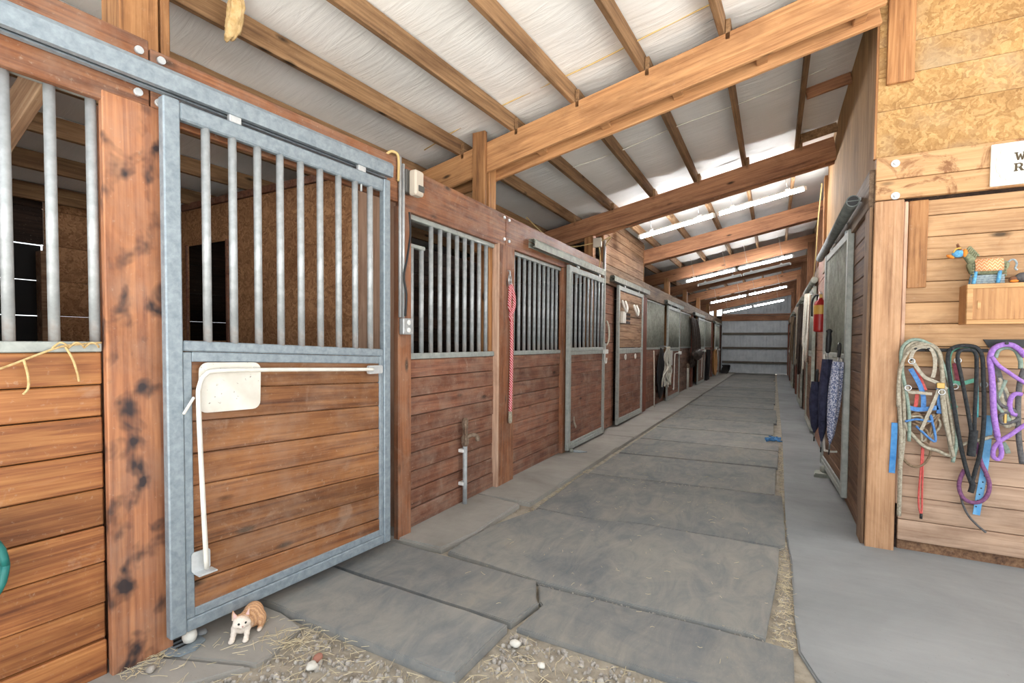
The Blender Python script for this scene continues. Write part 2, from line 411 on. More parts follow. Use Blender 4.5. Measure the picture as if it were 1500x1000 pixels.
def spline(pts, n):
    pts = [Vector(p) for p in pts]
    if n <= 1 or len(pts) < 3: return pts
    out = []
    for i in range(len(pts)-1):
        a = pts[max(i-1, 0)]; b = pts[i]; c = pts[i+1]; d = pts[min(i+2, len(pts)-1)]
        for k in range(n):
            t = k/n
            out.append(0.5*((2*b)+(c-a)*t+(2*a-5*b+4*c-d)*t*t+(3*b-a-3*c+d)*t**3))
    out.append(pts[-1]); return out
def sweep(pts, prof_fn, up):
    """pts -> verts, faces ; prof_fn(i,n,t) gives list of (u,v)"""
    V = []; F = []; N = len(pts); n = None; m = None
    side = None
    for i, p in enumerate(pts):
        t = (pts[min(i+1, N-1)]-pts[max(i-1, 0)])
        t = t.normalized() if t.length > 1e-9 else Vector((0, 0, 1))
        if up is None:
            if side is None:
                ref = Vector((0, 0, 1)) if abs(t.z) < 0.9 else Vector((1, 0, 0))
                side = t.cross(ref).normalized()
            else: side = (side-t*side.dot(t)).normalized()
            bi = t.cross(side)
        else:
            side = t.cross(up); side = side.normalized() if side.length > 1e-6 else Vector((1, 0, 0)); bi = up
        pr = prof_fn(i, N); m = len(pr)
        for (u, w) in pr: V.append(p+side*u+bi*w)
    for i in range(N-1):
        for k in range(m):
            F.append((i*m+k, i*m+(k+1) % m, (i+1)*m+(k+1) % m, (i+1)*m+k))
    F.append(tuple(range(m))[::-1]); F.append(tuple((N-1)*m+k for k in range(m)))
    return V, F
def mesh(name, V, F, mat, parent=None, smo=False):
    me = bpy.data.meshes.new(name); me.from_pydata([tuple(v) for v in V], [], F); me.update()
    bm = bmesh.new(); bm.from_mesh(me); bmesh.ops.recalc_face_normals(bm, faces=bm.faces); bm.to_mesh(me); bm.free()
    if smo: smooth(me)
    return link(name, me, mat, parent)
def tube(name, pts, r, mat, parent=None, n=5, seg=8, taper=None):
    P = spline(pts, n)
    def pf(i, N):
        rr = r if taper is None else r*taper(i/(N-1))
        return [(rr*math.cos(2*math.pi*k/seg), rr*math.sin(2*math.pi*k/seg)) for k in range(seg)]
    V, F = sweep(P, pf, None)
    return mesh(name, V, F, mat, parent, True)
def strap(name, pts, w, th, mat, up, parent=None, n=5):
    P = spline(pts, n)
    V, F = sweep(P, lambda i, N: [(-w/2, -th/2), (w/2, -th/2), (w/2, th/2), (-w/2, th/2)], Vector(up))
    return mesh(name, V, F, mat, parent)
def slab(name, poly, z0, z1, mat, parent=None, bev=0.006, jitter=0.0):
    """extruded outline with softened top edge; origin at the outline centre"""
    cx = sum(p[0] for p in poly)/len(poly); cy = sum(p[1] for p in poly)/len(poly)
    pts = []
    for i, p in enumerate(poly):
        q = poly[(i+1) % len(poly)]; L = math.dist(p, q); k = max(1, int(L/0.25)) if jitter else 1
        for j in range(k):
            t = j/k; x = p[0]+(q[0]-p[0])*t; y = p[1]+(q[1]-p[1])*t
            if jitter and j: x += random.uniform(-jitter, jitter); y += random.uniform(-jitter, jitter)
            pts.append((x-cx, y-cy))
    bm = bmesh.new(); vs_ = [bm.verts.new((x, y, 0)) for x, y in pts]
    f = bm.faces.new(vs_)
    if f.normal.z < 0: f.normal_flip()
    bm.normal_update()
    r = bmesh.ops.extrude_face_region(bm, geom=[f])
    top = [g for g in r['geom'] if isinstance(g, bmesh.types.BMVert)]
    for v in top: v.co.z += z1-z0
    te = [e for e in bm.edges if all(abs(v.co.z-(z1-z0)) < 1e-6 for v in e.verts)]
    if bev: bmesh.ops.bevel(bm, geom=te, offset=bev, segments=2, affect='EDGES')
    bmesh.ops.recalc_face_normals(bm, faces=bm.faces)
    me = bpy.data.meshes.new(name); bm.to_mesh(me); bm.free()
    o = link(name, me, mat, parent); o.location = (cx, cy, z0); return o
def lathe(name, prof, mat, parent=None, seg=20, loc=(0, 0, 0)):
    V = []; F = []; n = len(prof)
    for (r, z) in prof:
        for k in range(seg): V.append((r*math.cos(2*math.pi*k/seg), r*math.sin(2*math.pi*k/seg), z))
    for i in range(n-1):
        for k in range(seg): F.append((i*seg+k, i*seg+(k+1) % seg, (i+1)*seg+(k+1) % seg, (i+1)*seg+k))
    F.append(tuple(range(seg))[::-1]); F.append(tuple((n-1)*seg+k for k in range(seg)))
    o = mesh(name, V, F, mat, parent, True); o.location = loc; return o
def rounded_plate(name, w, h, th, rad, mat, parent=None):
    """plate in local YZ plane, thickness along X"""
    pts = []
    for (cy, cz, a0) in ((w/2-rad, h/2-rad, 0), (-w/2+rad, h/2-rad, 90), (-w/2+rad, -h/2+rad, 180), (w/2-rad, -h/2+rad, 270)):
        for k in range(6):
            a = math.radians(a0+18*k); pts.append((cy+rad*math.cos(a), cz+rad*math.sin(a)))
    n = len(pts); V = [(-th/2, y, z) for y, z in pts]+[(th/2, y, z) for y, z in pts]
    F = [tuple(range(n))[::-1], tuple(range(n, 2*n))]+[(i, (i+1) % n, n+(i+1) % n, n+i) for i in range(n)]
    return mesh(name, V, F, mat, parent)
def prism(name, poly, th, mat, parent=None):
    """outline in local XZ, thickness along Y"""
    n = len(poly); V = [(x, -th/2, z) for x, z in poly]+[(x, th/2, z) for x, z in poly]
    F = [tuple(range(n)), tuple(range(2*n-1, n-1, -1))]+[(i, n+i, n+(i+1) % n, (i+1) % n) for i in range(n)]
    return mesh(name, V, F, mat, parent)
def torus(name, R, r, mat, parent=None, loc=(0, 0, 0), rot=(0, 0, 0), seg=20):
    V = []; F = []; m = 8
    for i in range(seg):
        a = 2*math.pi*i/seg
        for k in range(m):
            b = 2*math.pi*k/m; V.append(((R+r*math.cos(b))*math.cos(a), (R+r*math.cos(b))*math.sin(a), r*math.sin(b)))
    for i in range(seg):
        for k in range(m): F.append((i*m+k, ((i+1) % seg)*m+k, ((i+1) % seg)*m+(k+1) % m, i*m+(k+1) % m))
    o = mesh(name, V, F, mat, parent, True); o.location = loc; o.rotation_euler = rot; return o

# ================================================================ FLOOR AND GROUND
SL = 0.2                     # roof slope
def beam_bot(x): return 3.69+SL*x
BEAM_H = 0.29
PUR_H = 0.15
def roof_z(x): return beam_bot(x)+BEAM_H+PUR_H
FAR_Y = 28.0
FRONT_Y = 0.45

g = mesh('ground', [(-45, -60, -0.05), (45, -60, -0.05), (45, 60, -0.05), (-45, 60, -0.05)], [(0, 1, 2, 3)], M['ground'])
g['kind'] = 'structure'; g['label'] = 'pale dry ground around the barn'
floor = structure('floor', 'dirt floor of the barn aisle with concrete strips')
d = mesh('dirt', [(-6.4, -0.9, -0.012), (5, -0.9, -0.012), (5, FAR_Y+0.1, -0.012), (-6.4, FAR_Y+0.1, -0.012)], [(0, 1, 2, 3)], M['dirt'], floor)
cl = M['concrete_left']
slab('concrete_slab', [(-2.95, -0.9), (-2.30, -0.9), (-2.42, 0.95), (-2.20, 1.17), (-2.085, 1.36), (-2.5, 1.20), (-2.95, 1.15)], -0.045, 0.012, cl, floor, 0.008, 0.006)
slab('concrete_slab', [(-2.95, 1.165), (-2.5, 1.215), (-2.075, 1.385), (-2.07, 1.46), (-2.14, 1.68), (-2.35, 1.72), (-2.95, 1.70)], -0.045, 0.012, cl, floor, 0.008, 0.006)
slab('concrete_slab', [(-2.80, 2.76), (-2.06, 2.785), (-2.0, 3.16), (-2.02, 3.92), (-2.80, 3.98)], -0.03, 0.035, cl, floor, 0.014, 0.008)
for y0, y1, xa, xb in ((3.99, 7.60, -1.945, -1.90), (7.615, 10.8, -1.90, -1.86), (10.815, 15.5, -1.86, -1.82), (15.515, 21.0, -1.82, -1.77), (21.015, FAR_Y-0.05, -1.77, -1.73)):
    slab('concrete_slab', [(-2.80, y0), (xa, y0), (xb, y1), (-2.80, y1)], -0.03, 0.032, cl, floor, 0.012, 0.006)
slab('concrete_slab', [(0.155, FAR_Y-0.05), (0.15, 15), (0.15, 8.39), (0.125, 5.41), (0.118, 4.31), (0.136, 3.80), (0.132, 3.06), (0.139, 2.72), (0.20, 2.53), (0.32, 2.30), (0.42, 1.6), (0.45, -0.85), (4.9, -0.85), (4.9, FAR_Y-0.05)], -0.045, 0.006, M['concrete'], floor, 0.008)

# rubber mats down the aisle: each one lies loose
RG = 'worn grey rubber mats paving the aisle'
mats = [
    ([(-2.72, 1.735), (-2.54, 1.725), (-2.1, 1.72), (-1.70, 1.725), (-1.30, 1.72), (-1.205, 1.735), (-1.19, 2.18), (-1.95, 2.185), (-2.72, 2.20)], 'front rubber mat nearest the kitten, its curled edge over the gravel', 0.040),
    ([(-2.72, 2.235), (-1.96, 2.225), (-1.19, 2.22), (-1.145, 2.47), (-1.175, 2.50), (-1.265, 2.69), (-1.70, 2.695), (-2.05, 2.70), (-2.44, 2.71), (-2.72, 2.72)], 'rubber mat with clipped corner just past the open metal stall door', 0.030),
    ([(-1.15, 2.21), (-0.387, 2.205), (0.11, 2.30), (0.115, 2.70), (-0.006, 2.705), (-1.24, 2.67), (-1.155, 2.50), (-1.125, 2.47)], 'bluish grey rubber mat at the front right beside the gravel patch', 0.018),
    ([(-2.0, 2.785), (-1.26, 2.705), (-0.007, 2.735), (0.035, 3.3), (0.065, 4.0), (-0.90, 3.985), (-1.33, 3.885), (-1.82, 3.90), (-1.98, 3.35)], 'largest rubber mat in the foreground centre of the aisle', 0.024),
    ([(-1.85, 3.925), (-1.34, 3.91), (-0.91, 4.01), (0.07, 4.035), (0.105, 4.10), (0.10, 5.42), (-0.9, 5.31), (-1.40, 5.28), (-1.88, 5.26)], 'second wide rubber mat beyond the largest foreground one', 0.018),
]
seams = [5.28, 6.48, 7.64, 8.86, 10.25, 11.4, 12.5, 13.7, 14.9, 16.1, 17.25, 18.4, 19.6, 20.8, 22.0, 23.2, 24.4, 25.6, 26.8, FAR_Y-0.1]
ordn = ['third', 'fourth', 'fifth', 'sixth', 'seventh', 'eighth', 'ninth', 'tenth', 'eleventh', 'twelfth', 'thirteenth', 'fourteenth', 'fifteenth', 'sixteenth', 'seventeenth', 'eighteenth', 'nineteenth', 'twentieth', 'twenty-first']
for i in range(len(seams)-1):
    y0, y1 = seams[i]+0.016, seams[i+1]-0.016
    xr = 0.06+random.uniform(-0.05, 0.035); xl = -1.87+0.005*y0+random.uniform(-0.01, 0.02)
    d0, d1 = (0.10, 0.0) if i == 0 else (0, 0)
    sk = random.uniform(0.02, 0.14)
    sk0 = 0.14 if i == 0 else sk_prev
    sk_prev = sk
    lab = '%s wide rubber mat along the aisle counting from the front' % ordn[i]
    if i == len(seams)-2: lab = 'last rubber mat of the aisle against the metal end wall'
    mats.append(([(xl, y0), (xr, y0+sk0), (xr+0.01, y1+sk if i < len(seams)-2 else y1), (xl+0.01, y1)], lab, 0.014+random.uniform(0, 0.008)))
for poly, lab, z1 in mats:
    o = slab('rubber_mat', poly, -0.011, z1, M['rubber'], None, 0.007, 0.006)
    tag(o, lab, 'mat', RG)

# gravel and straw
def inside(p, poly):
    x, y = p; c = False; j = len(poly)-1
    for i in range(len(poly)):
        xi, yi = poly[i]; xj, yj = poly[j]
        if (yi > y) != (yj > y) and x < (xj-xi)*(y-yi)/(yj-yi)+xi: c = not c
        j = i
    return c
gr_poly = [(-2.40, -0.3), (-2.44, 0.9), (-2.22, 1.15), (-2.06, 1.36), (-2.05, 1.46), (-2.13, 1.69), (-1.25, 1.70), (-1.18, 1.75), (-1.16, 2.19), (-0.38, 2.18), (0.12, 2.28), (0.38, 1.6), (0.40, -0.3)]
strip_poly = [(0.02, 2.72), (0.125, 2.72), (0.13, 3.8), (0.11, 4.3), (0.11, 5.4), (0.14, 8), (0.09, 8), (0.075, 4.0), (0.04, 3.3)]
left_gap = [(-2.0, 3.0), (-1.93, 3.1), (-1.89, 3.92), (-1.93, 5.5), (-1.9, 5.5), (-1.86, 4.0), (-1.95, 3.0)]
wall_gap = [(-2.5, 2.9), (-2.42, 2.9), (-2.44, 4.3), (-2.5, 4.3)]
ico = bmesh.new(); bmesh.ops.create_icosphere(ico, subdivisions=1, radius=1)
iv = [v.co.copy() for v in ico.verts]; iff = [[v.index for v in f.verts] for f in ico.faces]; ico.free()
def scatter_stones(name, spots, label):
    V = []; F = []
    for (x, y, z, r) in spots:
        q = Quaternion((random.random(), random.random(), random.random(), random.random()+0.1)).normalized()
        s = Vector((r*random.uniform(0.7, 1.3), r*random.uniform(0.7, 1.2), r*random.uniform(0.5, 0.9))); b = len(V)
        for v in iv:
            w = q @ Vector((v.x*s.x*random.uniform(0.85, 1.1), v.y*s.y, v.z*s.z)); V.append((x+w.x, y+w.y, z+w.z+r*0.35))
        F += [[b+k for k in f] for f in iff]
    o = mesh(name, V, F, M['pebble']); o['kind'] = 'stuff'; tag(o, label, 'gravel'); return o
def sample(poly, n):
    xs = [p[0] for p in poly]; ys = [p[1] for p in poly]; out = []
    while len(out) < n:
        p = (random.uniform(min(xs), max(xs)), random.uniform(min(ys), max(ys)))
        if inside(p, poly): out.append(p)
    return out
sp = []
for (x, y) in sample(gr_poly, 9500):
    r = random.choice((0.004, 0.005, 0.006, 0.008, 0.010, 0.012))*random.uniform(0.8, 1.3)
    if noise.noise(Vector((x*3, y*3, 0))) > -0.05: r *= 1.35
    elif random.random() < 0.5: continue
    sp.append((x, y, -0.012, r))
for k in range(420):
    u = random.random()
    a_, b_ = random.choice((((-2.4, 2.203), (-1.2, 2.198)), ((-2.4, 2.735), (-1.3, 2.698)), ((-1.8, 3.908), (0.05, 4.018)), ((-1.25, 2.69), (0.0, 2.718)), ((-1.85, 5.28), (0.06, 5.42)), ((-2.02, 2.80), (-1.98, 3.9))))
    sp.append((a_[0]+(b_[0]-a_[0])*u, a_[1]+(b_[1]-a_[1])*u+random.uniform(-0.012, 0.012), 0.004, random.uniform(0.003, 0.007)))
for (x, y) in sample(strip_poly, 350)+sample(left_gap, 120): sp.append((x, y, -0.012, random.uniform(0.003, 0.007)))
scatter_stones('gravel', sp, 'loose grey gravel scattered on the dirt at the front')
V = []; F = []
def straw_at(x, y, z, L):
    a = random.uniform(0, math.pi*2); w = 0.0011; dx, dy = math.cos(a), math.sin(a); b = len(V); bend = random.uniform(-0.25, 0.25)
    for t in (0, 0.5, 1):
        px = x+dx*L*(t-0.5)-dy*bend*L*t*t; py = y+dy*L*(t-0.5)+dx*bend*L*t*t; pz = z+0.004+random.uniform(0, 0.012)
        V.extend([(px-dy*w, py+dx*w, pz), (px+dy*w, py-dx*w, pz), (px, py, pz+w*1.6)])
    for i in (0, 3):
        for k in range(3): F.append((b+i+k, b+i+(k+1) % 3, b+i+3+(k+1) % 3, b+i+3+k))
for (x, y) in sample(gr_poly, 2600): straw_at(x, y, -0.006, random.uniform(0.02, 0.085))
for (x, y) in sample(strip_poly, 420)+sample(left_gap, 160): straw_at(x, y, -0.006, random.uniform(0.02, 0.06))
for k in range(170): straw_at(random.uniform(-1.8, 0.0), random.uniform(2.3, 7), 0.026, random.uniform(0.01, 0.04))
for k in range(26): straw_at(random.uniform(-2.45, -2.15), random.uniform(1.0, 1.45), 0.014, random.uniform(0.02, 0.09))
for k in range(120): straw_at(random.gauss(-2.05, 0.12), random.gauss(1.60, 0.09), 0.004, random.uniform(0.03, 0.11))
for k in range(60): straw_at(random.uniform(-2.53, -2.43), random.uniform(1.02, 1.25), 0.014, random.uniform(0.02, 0.06))
o = mesh('straw', V, F, M['straw']); o['kind'] = 'stuff'; tag(o, 'dry straw wisps strewn over gravel and mats', 'straw')
# a few larger stones that can be told apart
def stone(loc, r, label, mat=M['stone'], flat=0.7, group=None):
    bm = bmesh.new(); bmesh.ops.create_icosphere(bm, subdivisions=3, radius=r)
    sd = Vector((random.random()*9, random.random()*9, 3))
    for v in bm.verts:
        k = 1+0.35*noise.noise(v.co/r*0.9+sd); v.co *= k; v.co.z *= flat
    zmin = min(v.co.z for v in bm.verts)
    for v in bm.verts: v.co.z -= zmin
    me = bpy.data.meshes.new('stone'); bm.to_mesh(me); bm.free(); smooth(me)
    o = link('stone', me, mat); o.location = loc; tag(o, label, 'stone', group); return o
stone((-2.53, 1.395, 0.012), 0.028, 'flat grey stone under the door beside the kitten', M['concrete'], 0.45)
stone((-2.43, 1.12, 0.012), 0.020, 'round pebble at the foot of the smudged post', M['pebble'], 0.7)
stone((-1.86, 1.55, -0.008), 0.024, 'reddish stone in the gravel in front of the first mat', mottled('red_stone', (140, 92, 78), (164, 116, 98), 20), 0.7)
stone((-1.84, 1.50, -0.008), 0.026, 'white stone beside the reddish stone in the gravel', M['stone'], 0.6)
stone((-1.10, 2.10, -0.008), 0.026, 'white stone in the gravel by the corner of two mats', M['stone'], 0.6)
stone((-0.92, 2.02, -0.008), 0.018, 'small pale stone in the gravel before the bluish mat', M['stone'], 0.7)

# ================================================================ ROOF
ceiling = structure('ceiling', 'sloping barn roof of timber beams, purlins and white insulation')
BEAMS = [4.15, 7.30, 10.5, 13.6, 16.7, 19.8, 22.9, 26.0]
XA, XB = -6.35, 4.6
ang = math.atan(SL)
def sloped(name, x0, x1, y0, y1, dz0, dz1, mat, parent):
    """board following the roof slope between x0 and x1; dz measured from the beam underside"""
    L = (x1-x0)/math.cos(ang); h = (dz1-dz0)*math.cos(ang)
    o = box(name, (-L/2, -(y1-y0)/2, -h/2), (L/2, (y1-y0)/2, h/2), mat, parent, 0.006)
    xc = (x0+x1)/2
    o.location = (xc, (y0+y1)/2, beam_bot(xc)+(dz0+dz1)/2); o.rotation_euler = (0, -ang, 0); return o
for i, by in enumerate(BEAMS):
    near = i < 1
    mt = M['beam'] if near else M['beam_dark']
    b = bpy.data.objects.new('roof_beam', None); C.objects.link(b); b.parent = ceiling; b.empty_display_size = 0.1
    xe = 0.60 if i == 0 else 0.63
    if i >= 2: xe = 0.95
    sloped('beam_plank', XA, xe, by, by+0.042, 0, BEAM_H, mt, b)
    sloped('beam_plank', XA, xe, by+0.180, by+0.222, -0.03 if i == 0 else 0, BEAM_H, M['beam_dark'] if i else M['beam'], b)
    for k in range(6):
        xs = -2.0+0.62*k
        if xs < xe-0.1: sloped('spacer_block', xs-0.04, xs+0.04, by+0.043, by+0.179, 0.02, 0.16, mt, b)
# purlins and insulation, bay by bay; the front bay runs at a slight angle to the rest
px0 = -1.021; PSTEP = 0.6145
pur_x = [px0+PSTEP*k for k in range(-8, 10)]
def insul_mesh(L, seed, W=PSTEP):
    nx, ny = 10, max(8, int(L/0.09)); V = []; F = []
    for j in range(ny+1):
        for i in range(nx+1):
            u = i/nx; v = j/ny; x = (u-0.5)*W*1.02; y = (v-0.5)*L
            z = -0.035*math.sin(math.pi*u)*(0.6+0.5*noise.noise(Vector((seed*3.1, y*0.7, 0))))
            z += 0.004*noise.noise(Vector((x*1.5+seed*7, y*7.0, seed)))*math.sin(math.pi*u)**0.5
            z += 0.012*noise.noise(Vector((x*4+seed*5, y*2.2, seed+4)))
            V.append((x, y, z))
    for j in range(ny):
        for i in range(nx): a = j*(nx+1)+i; F.append((a, a+1, a+nx+2, a+nx+1))
    me = bpy.data.meshes.new('insulation_sheet'); me.from_pydata(V, [], F); me.update(); smooth(me); me.materials.append(M['insul']); return me
var = {}
def roof_bay(y0, y1, rz, lo, hi):
    L = (y1-y0)+0.02
    for k, x in enumerate(pur_x):
        if not (lo <= x <= hi): continue
        zc = roof_z(x)-PUR_H/2
        dx = -math.sin(-rz)*(y1-y0)/2 if rz else 0
        yc = (y0+y1)/2
        o = box('purlin', (-0.022, -L/2, -PUR_H/2), (0.022, L/2, PUR_H/2), M['purlin'], ceiling, 0.004)
        o.location = (x+dx, yc, zc); o.rotation_euler = (0, 0, rz)
        key = (round(L, 2), k % 5)
        if key not in var: var[key] = insul_mesh(L, k % 5+round(L, 2))
        s = link('insulation_sheet', var[key], None, ceiling)
        xm = x+PSTEP/2
        s.location = (xm+dx, yc, roof_z(xm)+0.012); s.rotation_euler = (0, -ang, rz)
RZ1 = -math.radians(3.4)
roof_bay(FRONT_Y, BEAMS[0]+0.02, RZ1, -6.4, 4.3)
ys = [BEAMS[0]+0.02]+[b+0.11 for b in BEAMS[1:]]+[FAR_Y]
for a_, b_ in zip(ys[:-1], ys[1:]): roof_bay(a_, b_, 0.0, -6.4, 1.0)
# opaque roof sheet above the insulation
zr = 0.10
o = mesh('roof_sheet', [(XA-0.3, FRONT_Y-0.15, roof_z(XA-0.3)+zr), (XB+0.6, FRONT_Y-0.15, roof_z(XB+0.6)+zr), (XB+0.6, FAR_Y+0.2, roof_z(XB+0.6)+zr), (XA-0.3, FAR_Y+0.2, roof_z(XA-0.3)+zr)], [(0, 1, 2, 3)], M['sheet_metal'], ceiling)
# purlin end blocks standing on the first two beams, and a stray blocking pair by the plywood
for by in BEAMS[:2]:
    for x in pur_x:
        if -3.2 < x < 0.4: box('purlin_block', (x+0.024, by+0.0, beam_bot(x)+BEAM_H-0.05), (x+0.062, by+0.16, beam_bot(x)+BEAM_H+0.11), M['purlin'], ceiling)
sloped('blocking', 0.24, 0.63, 5.95, 5.99, BEAM_H+0.02, BEAM_H+0.13, M['beam_dark'], ceiling)
sloped('blocking', 0.24, 0.63, 7.20, 7.24, BEAM_H+0.02, BEAM_H+0.13, M['purlin'], ceiling)
# pale cable stapled along the beam and along a purlin
tube('roof_cable', [(-3.2, 4.02, 3.47), (-2.6, 3.98, 3.62), (-2.0, 3.96, 3.73), (-1.4, 3.97, 3.84), (-0.7, 3.95, 3.98), (0.0, 3.96, 4.12)], 0.006, M['cable'], ceiling, 5, 6)
tube('roof_cable', [(-2.30, 4.0, 3.66), (-2.33, 3.4, 3.62), (-2.37, 2.8, 3.615), (-2.41, 2.1, 3.62), (-2.46, 1.3, 3.60)], 0.006, M['cable'], ceiling, 5, 6)
tube('roof_cable', [(-2.3, 5.7, 3.66), (-1.7, 5.72, 3.76), (-1.0, 5.66, 3.90), (-0.3, 5.72, 4.05), (0.4, 5.7, 4.20)], 0.007, M['white_metal'], ceiling, 5, 6)

# ================================================================ LEFT WALL
A0 = (-2.47, 2.80, 0); RA = -math.radians(4.0)
wl = structure('wall_left', 'left stall wall framing nearest the camera', A0); wl.rotation_euler = (0, 0, RA)
B0 = (-2.50, 0, 0)
wb = structure('wall_left', 'left stall wall framing running down the aisle', B0)
# near framing (local x = out into the aisle, y = along the wall)
box('header_board', (-0.0, -2.45, 2.53), (0.04, -1.598, 2.865), M['header'], wl)
box('header_board', (-0.0, -1.592, 2.52), (0.04, -0.04, 2.835), M['header'], wl)
box('header_board', (-0.045, -2.45, 2.57), (-0.003, -0.04, 2.80), M['header'], wl)
box('post_board', (0.003, -1.776, 0.0), (0.045, -1.535, 2.57), M['post_smudged'], wl)
box('post', (-0.15, -1.74, 0.0), (-0.002, -1.58, 2.56), M['post'], wl)
box('post_board', (-0.02, -0.03, 0.0), (0.03, 0.105, 2.50), M['post'], wl)
box('roof_post', (-0.30, -1.66, 2.5), (-0.10, -1.50, 3.62), M['post_roof'], wl)
box('roof_post_board', (-0.30, -1.49, 2.5), (-0.10, -1.45, 3.62), M['post_roof'], wl)
for s, z in ((-1.639, 2.80), (-1.552, 2.795), (-1.645, 2.612), (-1.563, 2.598)):
    cyl('bolt', (0.038, s, z), (0.056, s, z), 0.017, M['zinc'], wl, 12)
# header, posts along the straight run (local y = world y)
hs = [2.80, 4.42, 7.60, 10.6, 13.7, 16.8, 19.9, 23.0, 26.0, FAR_Y]
for i in range(len(hs)-1):
    box('header_board', (-0.002, hs[i]+0.004, 2.49+(0.002*i)), (0.04, hs[i+1]-0.004, 2.82-0.004*i), M['header'] if i < 2 else M['header_grey'], wb)
def post(y0, y1, mat, x1=0.05, z1=2.50, x0=-0.02): box('post_board', (x0, y0, 0), (x1, y1, z1), mat, wb)
post(4.285, 4.60, M['post']); box('post_edge_board', (-0.02, 4.250, 0), (0.05, 4.282, 2.50), M['post_edge'], wb)
post(5.99, 6.30, M['post'], 0.045)
post(7.62, 7.78, M['post_red'], 0.03)
post(10.22, 10.78, M['post_red'], 0.045)
post(14.72, 15.25, M['post'], 0.03); post(17.5, 17.9, M['post_red'], 0.03); post(20.55, 20.95, M['post_red'], 0.03); post(23.6, 24.0, M['post_red'], 0.03); post(27.3, 27.7, M['post_red'], 0.03)
for k, by in enumerate(BEAMS):
    box('roof_post', (-0.17, by+0.045, 0.0), (-0.025, by+0.178, beam_bot(-2.6)+0.25), M['post_roof'], wb)
    if k == 0: box('roof_post_board', (-0.17, by-0.045, 2.4), (-0.025, by-0.002, beam_bot(-2.6)+0.40), M['post_roof'], wb)
    elif k > 1: box('roof_post_board', (-0.15, by-0.04, 2.4), (-0.03, by-0.002, beam_bot(-2.6)+0.10), M['post_roof'], wb)
for y, z in ((4.38, 2.78), (4.48, 2.775), (4.38, 2.56), (4.48, 2.555)):
    cyl('bolt', (0.038, y, z), (0.054, y, z), 0.016, M['zinc'], wb, 12)
z = 2.825
for k in range(5):
    box('upper_plank', (-0.01, 7.78, z), (0.025, 10.47, z+0.158), M['plank_pale'], wb, 0.005); z += 0.162
box('upper_trim', (-0.02, 7.70, 2.82), (0.035, 7.77, 3.60), M['post_roof'], wb)
box('upper_trim', (-0.02, 10.48, 2.82), (0.03, 10.52, 3.60), M['post_roof'], wb)
# full height boards between the second and third sliding doors
zz = 0.05
for k in range(15):
    box('wall_plank', (-0.04, 7.78, zz), (0.0, 8.45, zz+0.158), M['plank_red'], wb); zz += 0.163
for k in range(15):
    box('wall_plank', (-0.04, 10.0, 0.05+0.163*k), (0.0, 10.22, 0.208+0.163*k), M['plank_red'], wb)

def bounds(z0, z1, n): return [z0+(z1-z0)*k/n for k in range(n+1)]
def stall_front(label, loc, rz, s0, s1, zb, rail, top, bars, mat, barmat, tilt=0.0, feed=False):
    t = thing('stall_front', label, 'stall front', loc, rz, 'fixed barred stall fronts on the left')
    for a, b in zip(zb[:-1], zb[1:]):
        j = random.uniform(-0.008, 0.006)
        box('plank', (-0.04+j, s0, a+0.0025), (0.0+j, s1, b-0.0025), mat, t, 0.005)
    box('light_stop', (-0.066, s0, zb[0]), (-0.050, s1, zb[-1]), M['plank_dark'], t)  # unseen panel added to stop light leaking between the planks
    rl = M['galv_mid']
    box('rail', (-0.035, s0, zb[-1]), (0.012, s1, rail), rl, t, 0.004)
    box('rail', (-0.035, s0, top-0.04), (0.008, s1, top), rl, t, 0.004)
    for i, s in enumerate(bars):
        tp = top-0.035
        if feed and i < 2: tp = 2.24
        cyl('bar', (-0.012, s, rail-0.004), (-0.012, s, tp), 0.0195, barmat, t, 14)
    if feed:
        box('feed_hatch_rail', (-0.03, s0+0.01, 2.235), (0.01, bars[1]+0.025, 2.265), rl, t)
    return t
stall_front('orange varnished stall front with three thick bars at the left picture edge', A0, RA, -2.42, -1.78,
            [0.0, 0.17, 0.333, 0.518, 0.68, 0.846, 1.006, 1.165, 1.305, 1.448], 1.492, 2.575, [-1.797-0.1335*k for k in range(5)], M['plank_near'], M['galv_bar'])
stall_front('barred stall front with the water pipe between the first sliding door and the red rope', B0, 0, 2.905, 4.248,
            bounds(0.03, 1.365, 9), 1.412, 2.49, [2.994+0.1245*k for k in range(10)], M['plank_red'], M['galv_bar'], feed=True)
stall_front('barred stall front just right of the hanging red rope', B0, 0, 4.602, 5.988,
            bounds(0.03, 1.365, 9), 1.412, 2.49, [4.688+0.1325*k for k in range(10)], M['plank_red'], M['galv_bar'])
stall_front('stall front behind the white hay net with closely set grey bars', B0, 0, 10.79, 12.95,
            bounds(0.03, 1.365, 9), 1.412, 2.49, [10.86+0.085*k for k in range(25)], M['plank_red'], M['galv_old'])
stall_front('far stall front between the fourth sliding door and the dark blanket rack', B0, 0, 15.26, 17.49,
            bounds(0.03, 1.365, 9), 1.412, 2.49, [15.34+0.1*k for k in range(22)], M['plank_grey'], M['galv_old'])
stall_front('far stall front behind the orange rope coil', B0, 0, 20.96, 23.59,
            bounds(0.03, 1.365, 9), 1.412, 2.49, [21.05+0.12*k for k in range(22)], M['plank_grey'], M['galv_old'])
stall_front('last stall front beside the metal end wall', B0, 0, 26.3, 27.29,
            bounds(0.03, 1.365, 9), 1.412, 2.49, [26.4+0.12*k for k in range(8)], M['plank_grey'], M['galv_old'])

